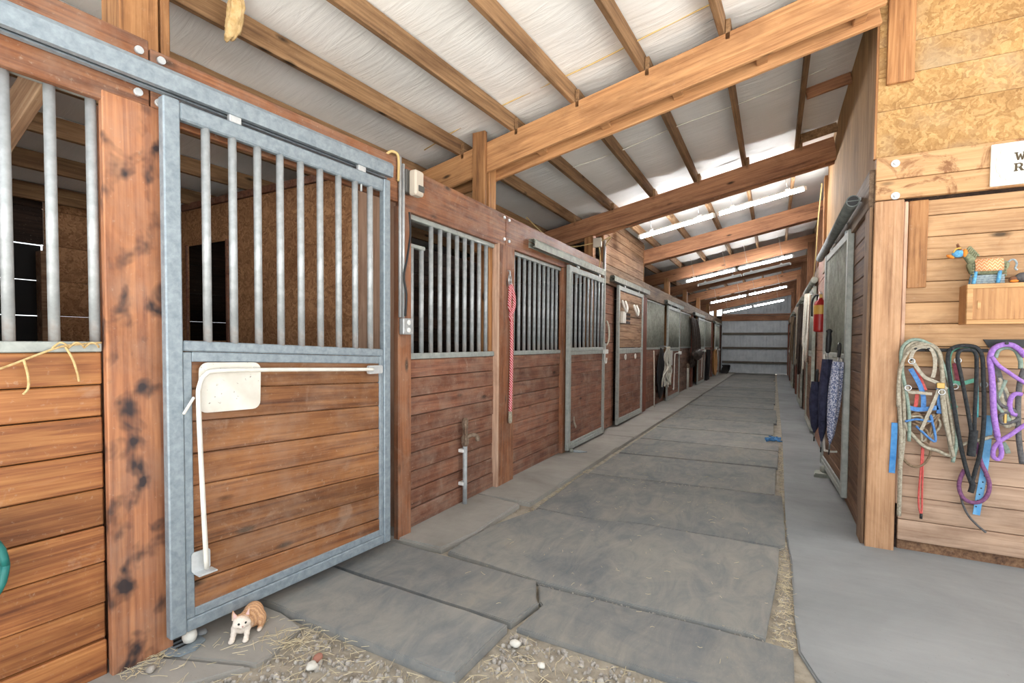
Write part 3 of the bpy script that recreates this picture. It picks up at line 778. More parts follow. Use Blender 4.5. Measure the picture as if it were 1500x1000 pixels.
# sliding doors. Local frame: x into the aisle, y along the door, z up, origin below the near bottom corner
def sliding_door(label, loc, rz, W, z0, z1, midz, nbar, plankz, mat, frame, barmat, ptilt=0.0, upper='bars', sw=0.07, inner=0.04, barx=None, group='sliding stall doors', lean=0.0):
    t = thing('sliding_door', label, 'sliding door', loc, rz, group)
    if lean: t.rotation_euler = (0, lean, rz)
    th = 0.05
    box('stile', (-th, 0, z0), (0, sw, z1), frame, t, 0.006)
    box('stile', (-th, W-sw*0.85, z0), (0, W, z1), frame, t, 0.006)
    box('top_rail', (-th+0.004, sw, z1-0.085), (-0.004, W-sw*0.85, z1-0.004), frame, t, 0.008)
    box('bottom_rail', (-th+0.004, sw, z0+0.002), (-0.004, W-sw*0.85, z0+0.062), frame, t, 0.006)
    dz = math.tan(ptilt)*(W-2*sw)
    m = box('middle_rail', (-th+0.006, sw+0.002, midz-0.05), (-0.006, W-sw*0.85-0.002, midz), frame, t, 0.006); m.rotation_euler.x = ptilt; m.location.z += dz/2
    if inner:
        box('inner_channel', (-th+0.01, sw, z0+0.062), (-0.010, sw+inner, midz-0.055), frame, t, 0.004)
        box('inner_channel', (-th+0.01, W-sw*0.85-inner*0.8, z0+0.062), (-0.010, W-sw*0.85, midz-0.055), frame, t, 0.004)
        c = box('inner_channel', (-th+0.01, sw+inner, midz-0.10), (-0.010, W-sw*0.85-inner*0.8, midz-0.052), frame, t, 0.004); c.rotation_euler.x = ptilt; c.location.z += dz/2
        box('inner_channel', (-th+0.01, sw+inner, z0+0.063), (-0.010, W-sw*0.85-inner*0.8, z0+0.105), frame, t, 0.004)
    for a, b in zip(plankz[:-1], plankz[1:]):
        j = random.uniform(-0.003, 0.004)
        o = box('plank', (-th+0.006+j, sw+0.002, a+0.002), (-th+0.028+j, W-sw*0.85-0.002, b-0.002), mat, t, 0.004)
        if ptilt: o.rotation_euler.x = ptilt; o.location.z += dz/2
    lo = sw+0.06; hi = W-sw*0.85-0.06
    if upper == 'bars':
        for k in range(nbar):
            s = barx[k] if barx else lo+(hi-lo)*k/(nbar-1)
            zt = z1-0.08; zb_ = midz-0.01+math.tan(ptilt)*(s-sw)
            cyl('bar', (-0.026, s, zb_), (-0.026, s, zt), 0.0195 if nbar < 14 else 0.014, barmat, t, 14)
    elif upper == 'planks':
        zp = bounds(midz+0.01, z1-0.09, 7)
        for a, b in zip(zp[:-1], zp[1:]):
            box('plank', (-th+0.006, sw+0.002, a+0.002), (-th+0.028, W-sw*0.85-0.002, b-0.002), M['plank_pale'], t, 0.004)
    for s in (W*0.24, W*0.83):
        h = box('hanger', (-0.04, s-0.03, z1-0.004), (-0.012, s+0.03, z1+0.035), M['zinc'], t, 0.003)
        cyl('bolt', (-0.026, s, z1-0.13), (-0.026, s, z1+0.02), 0.007, M['zinc'], t, 8)
    return t
ux, uy = math.sin(math.radians(4)), math.cos(math.radians(4))
def onA(s, off): return (A0[0]+ux*s+uy*off, A0[1]+uy*s-ux*off, 0)
D1 = sliding_door('galvanised sliding stall door nearest the camera with white scuffed plate and bent pipe latch', onA(-1.585, 0.14), RA, 1.375, 0.10, 2.608, 1.50, 9,
    [0.17, 0.33, 0.495, 0.645, 0.80, 0.955, 1.112, 1.27, 1.43], M['plank_door'], M['galv'], M['galv_bar'], -math.radians(2.3), barx=[0.19, 0.318, 0.448, 0.576, 0.702, 0.831, 0.963, 1.09, 1.214])
# furniture of the near door
pl = rounded_plate('scuffed_plate', 0.305, 0.245, 0.006, 0.04, M['scuffed'], D1); pl.location = (0.0, 0.286, 1.268); pl.rotation_euler = (-math.radians(1.5), 0, 0); pl['label'] = 'scuffed white plate'
for yy, zz_ in ((0.165, 1.365), (0.41, 1.36)):
    cyl('rivet', (0.002, yy, zz_), (0.008, yy, zz_), 0.010, M['white_metal'], D1, 10)
tube('latch_pipe', [(0.03, 0.145, 0.395), (0.03, 0.13, 0.80), (0.03, 0.118, 1.20), (0.03, 0.125, 1.29), (0.03, 0.15, 1.335), (0.03, 0.21, 1.352), (0.03, 0.5, 1.345), (0.03, 1.0, 1.325), (0.03, 1.19, 1.318)], 0.011, M['white_metal'], D1, 6, 10)
box('latch_spur', (0.024, 0.070, 1.15), (0.034, 0.082, 1.24), M['white_metal'], D1, 0.003, (-0.55, 0, 0))
bf = rounded_plate('latch_foot', 0.085, 0.10, 0.006, 0.015, M['zinc'], D1); bf.location = (-0.004, 0.135, 0.43)
box('latch_foot_lip', (-0.004, 0.10, 0.375), (0.055, 0.185, 0.383), M['zinc'], D1, 0.002)
lc = rounded_plate('latch_keeper', 0.12, 0.055, 0.02, 0.012, M['zinc'], D1); lc.location = (0.012, 1.22, 1.315)

D2 = sliding_door('second sliding door with grey bars and a white latch on dark red boards', (-2.385, 6.03, 0), 0, 1.56, 0.06, 2.535, 1.44, 9,
    bounds(0.10, 1.40, 8), M['plank_red'], M['galv_mid'], M['galv_bar'], 0.0)
box('white_latch', (0.0, 1.43, 1.335), (0.045, 1.60, 1.405), M['white_plastic'], D2, 0.008)
tube('latch_hook', [(0.03, 1.46, 1.34), (0.03, 1.455, 1.24), (0.03, 1.49, 1.19), (0.03, 1.54, 1.20), (0.03, 1.555, 1.27)], 0.010, M['white_plastic'], D2, 5, 8)
strap('hanging_tag', [(0.005, 0.19, 0.50), (0.008, 0.20, 0.42), (0.01, 0.27, 0.34)], 0.045, 0.004, M['greyleather'], (1, 0, 0), D2, 4)
tube('cord_handle', [(0.02, 1.56, 1.86), (0.04, 1.60, 1.78), (0.045, 1.62, 1.64), (0.04, 1.59, 1.52), (0.02, 1.55, 1.47)], 0.012, M['whiterope'], D2, 5, 8)
D3 = sliding_door('third sliding door with pale boards above and small metal brackets fixed on it', (-2.385, 8.36, 0), 0, 1.80, 0.07, 2.52, 1.42, 0,
    bounds(0.10, 1.36, 8), M['plank_red'], M['galv_mid'], M['galv_bar'], 0.0, 'planks')
for (yy, zz_) in ((0.33, 2.19), (1.16, 2.17)):
    tube('bracket', [(-0.015, yy-0.1, zz_+0.08), (0.03, yy-0.08, zz_-0.06), (0.035, yy+0.02, zz_-0.12), (0.03, yy+0.09, zz_-0.03), (-0.015, yy+0.1, zz_+0.08)], 0.022, M['white_metal'], D3, 5, 8)
gb = box('vent_box', (-0.02, 0.15, 1.86), (0.03, 0.36, 2.07), M['white_metal'], D3); 
for a in range(3):
    for b_ in range(3):
        cyl('vent_hole', (-0.012, 0.55+0.1*a, 1.89+0.075*b_), (-0.004, 0.55+0.1*a, 1.89+0.075*b_), 0.026, M['black'], D3, 10)
for yy in (0.46, 1.18):
    torus('hook_ring', 0.045, 0.010, M['white_metal'], D3, (0.0, yy, 1.255), (0, math.pi/2, 0), 16)
D4 = sliding_door('fourth sliding door behind the hay net with grey frame and bent latch pipe', (-2.385, 12.88, 0), 0, 1.80, 0.03, 2.48, 1.40, 20,
    bounds(0.07, 1.36, 8), M['plank_red'], M['galv_mid'], M['galv_old'])
D5 = sliding_door('fifth sliding door far along the left beside the black chaps', (-2.385, 18.6, 0), 0, 1.85, 0.03, 2.46, 1.40, 20,
    bounds(0.07, 1.36, 8), M['plank_grey'], M['galv_mid'], M['galv_old'])
D6 = sliding_door('sixth and farthest sliding door on the left, beyond the orange rope', (-2.385, 24.3, 0), 0, 1.9, 0.03, 2.44, 1.40, 20,
    bounds(0.07, 1.36, 8), M['plank_grey'], M['galv_mid'], M['galv_old'])
for D in (D4, D5, D6):
    p_ = rounded_plate('white_plate', 0.30, 0.40, 0.008, 0.04, M['white_metal'], D); p_.location = (0.004, 0.46, 1.13)
    tube('latch_pipe', [(0.03, 0.62, 0.30), (0.03, 0.72, 0.32), (0.03, 0.78, 0.9), (0.03, 0.80, 1.16), (0.03, 0.92, 1.24), (0.03, 1.6, 1.24)], 0.015, M['white_metal'], D, 5, 8)
    box('white_latch', (0.0, 1.50, 1.20), (0.05, 1.80, 1.29), M['white_plastic'], D, 0.01)

def track(label, loc, rz, s0, s1, z, group='door tracks', r=0.047, x=0.08):
    t = thing('door_track', label, 'track', loc, rz, group)
    V, F = sweep([Vector((x, s0, z)), Vector((x, s1, z))], lambda i, N: [(-0.30*r, -1.0*r), (-0.30*r, -0.85*r), (-0.80*r, -0.8*r), (-0.86*r, 0.55*r), (-0.55*r, 0.95*r), (0.55*r, 0.95*r), (0.86*r, 0.55*r), (0.80*r, -0.8*r), (0.30*r, -0.85*r), (0.30*r, -1.0*r), (0.92*r, -1.0*r), (1.0*r, 0.6*r), (0.62*r, 1.08*r), (-0.62*r, 1.08*r), (-1.0*r, 0.6*r), (-0.92*r, -1.0*r)], Vector((0, 0, 1)))
    # closed C-shaped rail with its slot underneath
    o = mesh('rail', V, F, M['galv'] if rz else M['galv_old'], t, False)
    k = int((s1-s0)/0.6)
    for i in range(k+1):
        s = s0+0.15+(s1-s0-0.3)*i/max(k, 1)
        box('bracket', (0.0, s-0.02, z+r*0.6), (x, s+0.02, z+r*1.12), M['zinc'], t, 0.004)
    return t
track('long galvanised track above the nearest stall door', A0, RA, -2.45, -0.185, 2.685, x=0.095)
track('galvanised track above the second sliding door', B0, 0, 4.95, 7.56, 2.62)
track('galvanised track above the third sliding door', B0, 0, 8.05, 10.7, 2.60)
track('galvanised track above the fourth sliding door', B0, 0, 12.7, 15.2, 2.565)
track('galvanised track above the fifth sliding door', B0, 0, 17.6, 20.3, 2.54)
track('galvanised track above the sixth and farthest left door', B0, 0, 23.9, 27.0, 2.52)

# stall interiors behind the bars
wp = structure('wall_partition', 'brown chipboard partition inside the first stall')
PY = 2.93
def osbp(x0, x1, z0, z1, m=M['osb_brown']): box('osb_panel', (x0, PY-0.012, z0), (x1, PY, z1), m, wp, 0.002)
osbp(-6.3, -5.45, 0, 2.86); osbp(-5.446, -4.774, 0, 1.50); osbp(-5.446, -4.774, 2.49, 2.86); osbp(-4.77, -3.0, 0, 2.86); osbp(-2.996, -2.60, 0, 2.86, M['post_edge'])
box('top_board', (-6.3, PY-0.03, 2.865), (-2.6, PY+0.05, 2.93), M['plank_red'], wp)
box('window_trim', (-5.47, PY-0.03, 1.46), (-5.44, PY-0.013, 2.50), M['plank_red'], wp)
box('window_trim', (-4.775, PY-0.03, 1.46), (-4.74, PY-0.013, 2.50), M['plank_red'], wp)
wi = structure('wall_interior', 'stall boards coloured near-black to stand in for the interior shade')
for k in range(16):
    box('shade_board', (-3.86, 3.0, 0.02+0.165*k), (-3.82, 6.0, 0.18+0.165*k), M['plank_dark'], wi)  # added panel, its near-black colour stands in for the shade behind the bars
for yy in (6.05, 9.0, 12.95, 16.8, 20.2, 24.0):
    for k in range(8): box('shade_board', (-6.2, yy, 0.02+0.33*k), (-2.62, yy+0.04, 0.345+0.33*k), M['plank_dark'], wi)
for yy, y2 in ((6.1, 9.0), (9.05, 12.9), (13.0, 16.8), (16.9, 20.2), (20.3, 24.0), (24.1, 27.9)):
    for k in range(8): box('shade_board', (-4.6, yy, 0.02+0.33*k), (-4.56, y2, 0.345+0.33*k), M['plank_dark'], wi)
# back wall of the first stall with doorway
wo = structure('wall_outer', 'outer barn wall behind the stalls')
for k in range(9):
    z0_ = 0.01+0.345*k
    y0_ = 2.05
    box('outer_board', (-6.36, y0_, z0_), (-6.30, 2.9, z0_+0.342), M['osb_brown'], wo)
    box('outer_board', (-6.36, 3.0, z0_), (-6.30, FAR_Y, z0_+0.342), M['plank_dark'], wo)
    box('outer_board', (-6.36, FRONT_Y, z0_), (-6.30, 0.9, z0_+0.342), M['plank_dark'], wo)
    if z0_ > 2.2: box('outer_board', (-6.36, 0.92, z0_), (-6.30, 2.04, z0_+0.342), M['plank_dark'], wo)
    if z0_ < 2.2: box('outer_board', (-6.40, 0.92, z0_), (-6.36, 2.04, z0_+0.337), M['tarp'], wo)  # near-black boards painted as the darkness of the doorway opening
    box('outer_board', (-6.3, FRONT_Y-0.06, z0_), (-2.72, FRONT_Y-0.02, z0_+0.342), M['plank_red'], wo)
box('door_post', (-6.3, 1.98, 0), (-6.18, 2.08, 2.35), M['plank_pale'], wo)
o = box('brace', (-0.022, -0.42, -0.065), (0.022, 0.42, 0.065), M['plank_pale'], wo); o.location = (-2.90, 0.845, 2.44); o.rotation_euler = Vector((0.23, 0.057, 0.226)).to_track_quat('Y', 'Z').to_euler()

# far metal wall
wf = structure('wall_far', 'pale ribbed metal end wall of the aisle')
xw = -2.45; k = 0
while xw < 0.95:
    # standing-rib sheet section
    pw = 0.30
    prof = [(0, 0), (0.004, 0.08), (0.070, 0.08), (0.074, 0), (0.16, 0), (0.165, 0.01), (0.18, 0.01), (0.185, 0), (pw, 0)]
    n = len(prof)
    V = [(xw+a, FAR_Y+b, 0.0) for a, b in prof]+[(xw+a, FAR_Y+b, roof_z(xw+a)+0.08) for a, b in prof]
    mesh('metal_sheet', V, [(i, i+1, n+i+1, n+i) for i in range(n-1)], M['sheet_metal'], wf); xw += pw; k += 1
for z_ in (0.54, 1.28, 2.02):
    box('girt', (-2.4, FAR_Y-0.10, z_-0.02), (0.9, FAR_Y-0.04, z_+0.09), M['girt'], wf)
box('girt', (-2.45, FAR_Y-0.16, 2.72), (0.9, FAR_Y-0.04, 2.98), M['beam_dark'], wf)
box('girt', (-2.45, FAR_Y-0.2, 3.0), (0.9, FAR_Y-0.04, 3.06), M['beam_dark'], wf)
box('end_board', (-6.3, FAR_Y-0.02, 0), (-2.45, FAR_Y+0.03, 3.0), M['plank_dark'], wf)

# ================================================================ RIGHT WALLS
FY = 4.45
wr = structure('wall_right', 'right aisle wall of plywood over dark boards')
def ply(y0, y1, z0):
    V = [(0.635, y0, z0), (0.650, y0, z0), (0.650, y1, z0), (0.635, y1, z0)]
    V += [(a, b, roof_z(0.64)+0.06) for a, b, _ in V]
    mesh('plywood_sheet', V, [(0, 1, 2, 3), (4, 5, 6, 7), (0, 1, 5, 4), (1, 2, 6, 5), (2, 3, 7, 6), (3, 0, 4, 7)], M['plywood'], wr)
ply(FY+0.005, 5.80, 2.80); ply(5.803, 8.35, 2.80)
box('header_board', (0.60, FY+0.03, 2.52), (0.634, 8.35, 2.80), M['header_grey'], wr)
for k in range(16):
    box('wall_plank', (0.628, FY+0.12, 0.02+0.157*k), (0.66, 7.40, 0.173+0.157*k), M['plank_brown'], wr, 0.006)
box('corner_board', (0.605, FY+0.002, 0.0), (0.627, FY+0.20, 2.52), M['post_grey'], wr)
box('post_board', (0.585, 7.42, 0.0), (0.66, 7.75, 2.85), M['post_red'], wr)
for k in range(8): box('wall_plank', (0.61, 7.76, 0.02+0.35*k), (0.66, 9.25, 0.365+0.35*k), M['plank_red'], wr)
box('light_stop', (0.665, FY+0.08, 0.0), (0.69, 9.3, 2.85), M['plank_dark'], wr)  # added behind the right wall boards to block light leaks
box('post', (0.66, 8.36, 0.0), (0.82, 8.52, roof_z(0.7)-0.05), M['post_roof'], wr)
box('post_scab', (0.60, 8.40, 2.95), (0.655, 8.56, 3.95), M['post_roof'], wr)
hs = [8.36, 11.3, 14.4, 17.5, 20.6, 23.7, FAR_Y]
for a_, b_ in zip(hs[:-1], hs[1:]):
    box('header_board', (0.62, a_+0.004, 2.50), (0.66, b_-0.004, 2.80), M['header_grey'], wr)
    box('post_board', (0.60, b_-0.45, 0.0), (0.66, b_-0.12, 2.52), M['post_red'], wr)
for by in BEAMS[2:]:
    box('roof_post', (0.68, by+0.045, 0.0), (0.84, by+0.178, beam_bot(0.75)+0.28), M['beam_post'], wr)
    box('post_scab', (0.66, by-0.045, 2.7), (0.82, by-0.003, beam_bot(0.75)+0.1), M['beam_post'], wr)
for k in range(12):
    y = 9.26
    box('wall_plank', (0.90, y, 0.02+0.36*k), (0.95, FAR_Y, 0.375+0.36*k), M['plank_dark'] if k < 7 else M['plank_red'], wr)
for k in range(4):
    for a_, b_ in zip(hs[:-1], hs[1:]): box('wall_plank', (0.63, max(a_, 9.26)+1.6, 0.02+0.34*k), (0.66, b_-0.46, 0.355+0.34*k), M['plank_grey'], wr)

ww = structure('wall_front', 'tack wall of pale boards facing the camera', (0, FY, 0))
zb = [0.078, 0.232, 0.40, 0.553, 0.714, 0.866, 1.018, 1.188, 1.349, 1.495, 1.657, 1.808, 1.955, 2.11, 2.27, 2.42, 2.53]
for i, (a_, b_) in enumerate(zip(zb[:-1], zb[1:])):
    j = random.uniform(-0.003, 0.003)
    box('board', (0.826, 0.004+j, a_+0.002), (4.6, 0.034+j, b_-0.002), M['tackboard'] if i > 7 else M['tackboard_low'], ww, 0.004)
box('light_stop', (0.70, 0.04, 0.0), (4.6, 0.06, 2.9), M['plank_dark'], ww)  # hidden sheet added so no light shows through the board gaps
box('sill', (0.83, 0.03, 0.0), (4.6, 0.10, 0.075), M['plank_brown'], ww)
box('corner_post', (0.628, -0.045, 0.0), (0.800, 0.0, 2.545), M['post_pale'], ww, 0.006)
box('corner_post_edge', (0.803, -0.025, 0.35), (0.828, 0.0, 2.53), M['post_edge'], ww, 0.006)
box('short_board', (0.832, -0.022, 1.912), (0.940, 0.0, 2.53), M['vertical_board'], ww, 0.004)
box('header_board', (0.630, -0.045, 2.552), (4.6, 0.0, 2.690), M['tackheader'], ww, 0.003)
box('header_board', (0.630, -0.045, 2.694), (4.6, 0.0, 2.858), M['tackheader'], ww, 0.003)
for x_, z_ in ((0.740, 2.802), (0.745, 2.572)):
    cyl('washer', (x_, -0.052, z_), (x_, -0.044, z_), 0.026, M['zinc'], ww, 18)
    cyl('bolt', (x_, -0.066, z_), (x_, -0.050, z_), 0.012, M['zinc'], ww, 8)
for a_, b_ in ((2.862, 3.195), (3.198, 3.438), (3.441, 3.655), (3.658, 4.38)):
    # chipboard strips up to the roof line, cut to the slope at the top
    zt0 = min(b_, 9); top0 = zt0 if b_ < 4 else roof_z(0.63)+0.04; top1 = zt0 if b_ < 4 else roof_z(4.6)+0.04
    V = [(0.632, -0.014, a_), (4.6, -0.014, a_), (4.6, -0.014, top1), (0.632, -0.014, top0), (0.632, 0.0, a_), (4.6, 0.0, a_), (4.6, 0.0, top1), (0.632, 0.0, top0)]
    mesh('chipboard_strip', V, [(0, 1, 2, 3), (7, 6, 5, 4), (0, 4, 5, 1), (1, 5, 6, 2), (2, 6, 7, 3), (3, 7, 4, 0)], M['osb'], ww)
box('edge_strip', (0.616, -0.016, 2.862), (0.631, 0.02, 4.35), M['vertical_board'], ww, 0.002)
box('vertical_board', (0.675, -0.05, 3.375), (0.832, -0.015, 4.36), M['vertical_board'], ww, 0.004)

# sliding door on the right, standing proud of the boards
RD = sliding_door('galvanised sliding door on the right with umbrellas hung on it', (0.62, 5.42, 0), math.radians(2.2), 1.55, 0.08, 2.56, 1.42, 16,
    bounds(0.12, 1.38, 8), M['plank_brown'], M['galv_mid'], M['galv_old'], 0.0, sw=0.085)
RD.location = (0.625, 5.42, 0)
RD.rotation_euler = (0, 0, math.pi+math.radians(2.2)); 
# the door's face looks into the aisle (-x), so it is turned round and set back by its width
dd = Vector((-math.sin(math.radians(2.2)), math.cos(math.radians(2.2)), 0))
RD.location = Vector((0.578, 5.40, 0))+dd*1.55
bp = rounded_plate('white_plate', 0.20, 0.30, 0.008, 0.03, M['white_metal'], RD); bp.location = (0.006, 1.34, 1.22)
tube('umbrella_rail', [(0.02, 1.40, 0.48), (0.10, 1.40, 0.48), (0.10, 1.20, 0.50), (0.10, 1.10, 0.95), (0.10, 1.06, 1.36), (0.08, 0.96, 1.38), (0.02, 0.94, 1.38)], 0.010, M['white_metal'], RD, 5, 8)
t = thing('door_track', 'galvanised pipe track above the right sliding door', 'track', (0.53, 4.72, 2.645), 0, 'door tracks')
cyl('rail', (0, 0, 0), (-0.0, 3.15, 0.03), 0.046, M['galv_dark'], t, 18)
cyl('rail_opening', (0, -0.006, 0), (0, 0.002, 0), 0.038, M['black'], t, 16)
box('rail_web', (-0.04, -0.008, -0.004), (0.04, -0.002, 0.004), M['galv_dark'], t)
for s in (0.15, 1.0, 2.0, 3.0): box('bracket', (0.0, s-0.02, 0.03), (0.075, s+0.02, 0.055), M['zinc'], t)
# further doors on the right, seen edge-on
for y, lab in ((9.55, 'second sliding door on the right, just past the fire extinguisher'), (13.2, 'third sliding door on the right, seen edge on'), (19.0, 'farthest sliding door on the right side')):
    Dr = sliding_door(lab, (0.56, y+1.55, 0), math.pi, 1.55, 0.05, 2.48, 1.40, 16, bounds(0.09, 1.36, 6), M['plank_brown'], M['galv_old'], M['galv_old'])
    p_ = box('white_latch', (0.0, 0.1, 1.22), (0.07, 0.4, 1.32), M['white_plastic'], Dr, 0.01)
    tk = thing('door_track', 'galvanised track above the ' + lab.split(' sliding')[0] + ' sliding door on the right', 'track', (0.56, y-0.2, 2.56), 0, 'door tracks')
    cyl('rail', (0, 0, 0), (0, 2.4, 0.0), 0.05, M['galv_old'], tk, 14)
    for s in (0.3, 2.1): box('bracket', (0.0, s-0.02, 0.02), (0.058, s+0.02, 0.045), M['zinc'], tk)

# ================================================================ LIGHTS
def light_pair(y, lit, names, z_off=-0.10, tm=None):
    for k, (x0, x1) in enumerate(((-2.06, -0.86), (-0.83, 0.37))):
        xm = (x0+x1)/2; zz = beam_bot(xm)+z_off
        t = thing('tube_light', names[k], 'light', (xm, y, zz), 0, 'fluorescent tube lights along the aisle')
        t.rotation_euler = (0, -ang, 0)
        L = (x1-x0)/math.cos(ang)-0.03
        V, F = sweep([Vector((-L/2, 0, 0.03)), Vector((L/2, 0, 0.03))], lambda i, N: [(-0.016, 0.0), (-0.012, 0.022), (0.012, 0.022), (0.016, 0.0), (0.012, -0.004), (-0.012, -0.004)], Vector((0, 0, 1)))
        mesh('housing', V, F, M['white_plastic'], t)
        cyl('tube', (-L/2+0.03, 0, 0.0), (L/2-0.03, 0, 0.0), 0.026, (tm or M['tube']) if lit else M['tube_off'], t, 12)
        for s in (-1, 1):
            box('end_cap', (s*L/2-0.02, -0.035, -0.028), (s*L/2+0.02, 0.035, 0.03), M['white_plastic'], t, 0.004)
            cyl('hanger', (s*L*0.32, 0, 0.05), (s*L*0.32, 0, 0.55), 0.004, M['steel'], t, 6)
            box('bracket', (s*L*0.32-0.03, -0.02, 0.045), (s*L*0.32+0.03, 0.02, 0.075), M['white_plastic'], t, 0.004)
light_pair(8.35, True, ('lit tube light nearest the camera, left one of the pair', 'lit tube light nearest the camera, right one of the pair'), 0.02, M['tube_near'])
light_pair(13.35, True, ('lit tube light in the second row, left one', 'lit tube light in the second row, right one'), -0.16)
light_pair(15.6, False, ('unlit tube light between the second and third lit rows, left one', 'unlit tube light between the second and third lit rows, right one'), -0.02)
light_pair(18.9, True, ('lit tube light in the third row, left one', 'lit tube light in the third row, right one'), -0.30)
light_pair(23.8, True, ('lit tube light in the farthest row, left one', 'lit tube light in the farthest row, right one'), -0.36)

# ================================================================ THINGS ON THE LEFT WALL
# conduit, floodlight box and outlet between the first door and the barred front
t = thing('conduit', 'grey conduit pipe and looped pale cable beside the nearest door', 'conduit', (-2.415, 2.735, 0))
cyl('pipe', (0, 0.02, 1.68), (0, 0.02, 2.84), 0.012, M['conduit'], t, 10)
cyl('pipe', (0, 0.055, 1.68), (0, 0.055, 2.80), 0.012, M['conduit'], t, 10)
tube('cable', [(-0.04, -0.08, 2.83), (-0.02, -0.05, 2.86), (0.0, -0.01, 2.85), (0.0, 0.005, 2.80), (0.0, 0.0, 2.66)], 0.010, M['cable'], t, 5, 8)
tube('cable', [(0.02, 0.10, 2.46), (0.02, 0.11, 2.30), (0.025, 0.07, 2.12), (0.02, 0.04, 1.98), (0.025, 0.06, 1.85), (0.02, 0.055, 1.69)], 0.008, M['black'], t, 5, 8)
t = thing('outlet', 'grey double outlet box on the post by the nearest door', 'outlet', (-2.425, 2.80, 1.615))
box('box', (0.0, -0.045, -0.06), (0.045, 0.065, 0.06), M['conduit'], t, 0.006)
for z_ in (-0.028, 0.028):
    o = lathe('socket', [(0.019, 0.0), (0.019, 0.004), (0.016, 0.006)], M['white_plastic'], t, 16, (0.045, 0.01, z_)); o.rotation_euler = (0, math.pi/2, 0)
t = thing('timer_box', 'small beige box with dark back on the header board', 'electrical box', (-2.455, 2.845, 2.585))
box('back_box', (0, -0.035, 0.02), (0.05, 0.05, 0.19), M['dark_box'], t, 0.006)
box('cover', (0.05, -0.01, 0.0), (0.12, 0.09, 0.185), M['grey_box'], t, 0.012)
box('sensor', (0.118, 0.02, 0.03), (0.126, 0.085, 0.075), M['dark_box'], t, 0.004)
# water pipe
t = thing('water_pipe', 'grey standing water pipe with a rusty tap against the stall boards', 'water pipe', (-2.445, 3.66, 0))
cyl('pipe', (0, 0, -0.0), (0, 0, 0.60), 0.021, M['galv_bar'], t, 16)
for z_ in (0.22, 0.52): 
    box('clip', (-0.055, -0.03, z_-0.015), (0.0, 0.03, z_+0.015), M['white_plastic'], t, 0.004)
lathe('tap_body', [(0.02, 0.56), (0.034, 0.58), (0.036, 0.64), (0.024, 0.66), (0.022, 0.72), (0.03, 0.73), (0.028, 0.80), (0.012, 0.82)], M['rust'], t, 14)
tube('spout', [(0.01, 0.0, 0.64), (0.05, 0.05, 0.66), (0.075, 0.085, 0.64), (0.08, 0.09, 0.60)], 0.02, M['rust'], t, 4, 10)
tube('lever', [(0.0, 0, 0.80), (0.02, -0.03, 0.78), (0.04, -0.05, 0.66), (0.04, -0.05, 0.58)], 0.010, M['rust'], t, 4, 8)
# red rope on a ring
t = thing('lead_rope', 'red and white rope hanging from a steel ring on the post', 'rope', (-2.44, 4.45, 2.12))
torus('ring', 0.055, 0.010, M['steel'], t, (0.015, 0, 0.03), (0, math.pi/2, 0.3), 20)
tube('eye_bolt', [(-0.012, 0, 0.13), (0.012, 0, 0.12), (0.016, 0, 0.085)], 0.010, M['steel'], t, 4, 8)
tube('rope', [(0.02, 0.0, -0.02), (0.03, -0.02, -0.12), (0.03, -0.03, -0.24), (0.03, 0.01, -0.34), (0.03, 0.02, -0.60), (0.03, 0.015, -1.0), (0.03, 0.0, -1.34)], 0.0195, M['redwhite'], t, 6, 10)
tube('rope', [(0.03, 0.0, -0.02), (0.045, 0.03, -0.12), (0.05, 0.035, -0.22), (0.05, 0.0, -0.30), (0.035, -0.02, -0.34), (0.03, 0.02, -0.40)], 0.019, M['redwhite'], t, 6, 10)
lathe('rope_end', [(0.013, -1.46), (0.022, -1.44), (0.02, -1.34), (0.012, -1.30)], M['greyrope'], t, 12, (0.03, 0.0, 0))
# twine tied on the left rail
t = thing('baling_twine', 'frayed tan twine tied along the rail at the left edge', 'twine', onA(-1.95, 0.035))
t.rotation_euler = (0, 0, RA)
tube('strand', [(0, -0.55, 1.23), (0, -0.30, 1.33), (0.0, -0.155, 1.385), (0, 0.0, 1.46), (0.002, 0.06, 1.478), (0.0, 0.16, 1.488)], 0.0045, M['twine'], t, 5, 7)
tube('tail', [(0.004, -0.085, 1.42), (0.008, -0.075, 1.36), (0.008, -0.075, 1.31), (0.008, -0.09, 1.285)], 0.0045, M['twine'], t, 5, 7)
tube('tail', [(0.004, 0.04, 1.47), (0.01, 0.06, 1.42), (0.008, 0.075, 1.36), (0.008, 0.08, 1.325)], 0.0045, M['twine'], t, 5, 7)
for s in (0.02, 0.07, 0.12):
    tube('knot', [(0.0, s-0.02, 1.465), (0.018, s, 1.488), (0.018, s+0.02, 1.478), (0.0, s+0.03, 1.468)], 0.004, M['twine'], t, 4, 6)
# green hose coil just entering at the left edge
t = thing('garden_hose', 'teal green hose loop at the far left edge', 'hose', onA(-2.245, 0.03)); t.rotation_euler = (0, 0, RA)
for k in range(3):
    tube('hose_loop', [(0.03+0.03*k, 0.13*math.cos(a), 0.66+0.16*math.sin(a)) for a in [2*math.pi*i/16 for i in range(17)]], 0.013, M['hose'], t, 2, 8)
cyl('hanger', (0, 0, 0.79), (0.12, 0, 0.81), 0.012, M['rust'], t, 8)
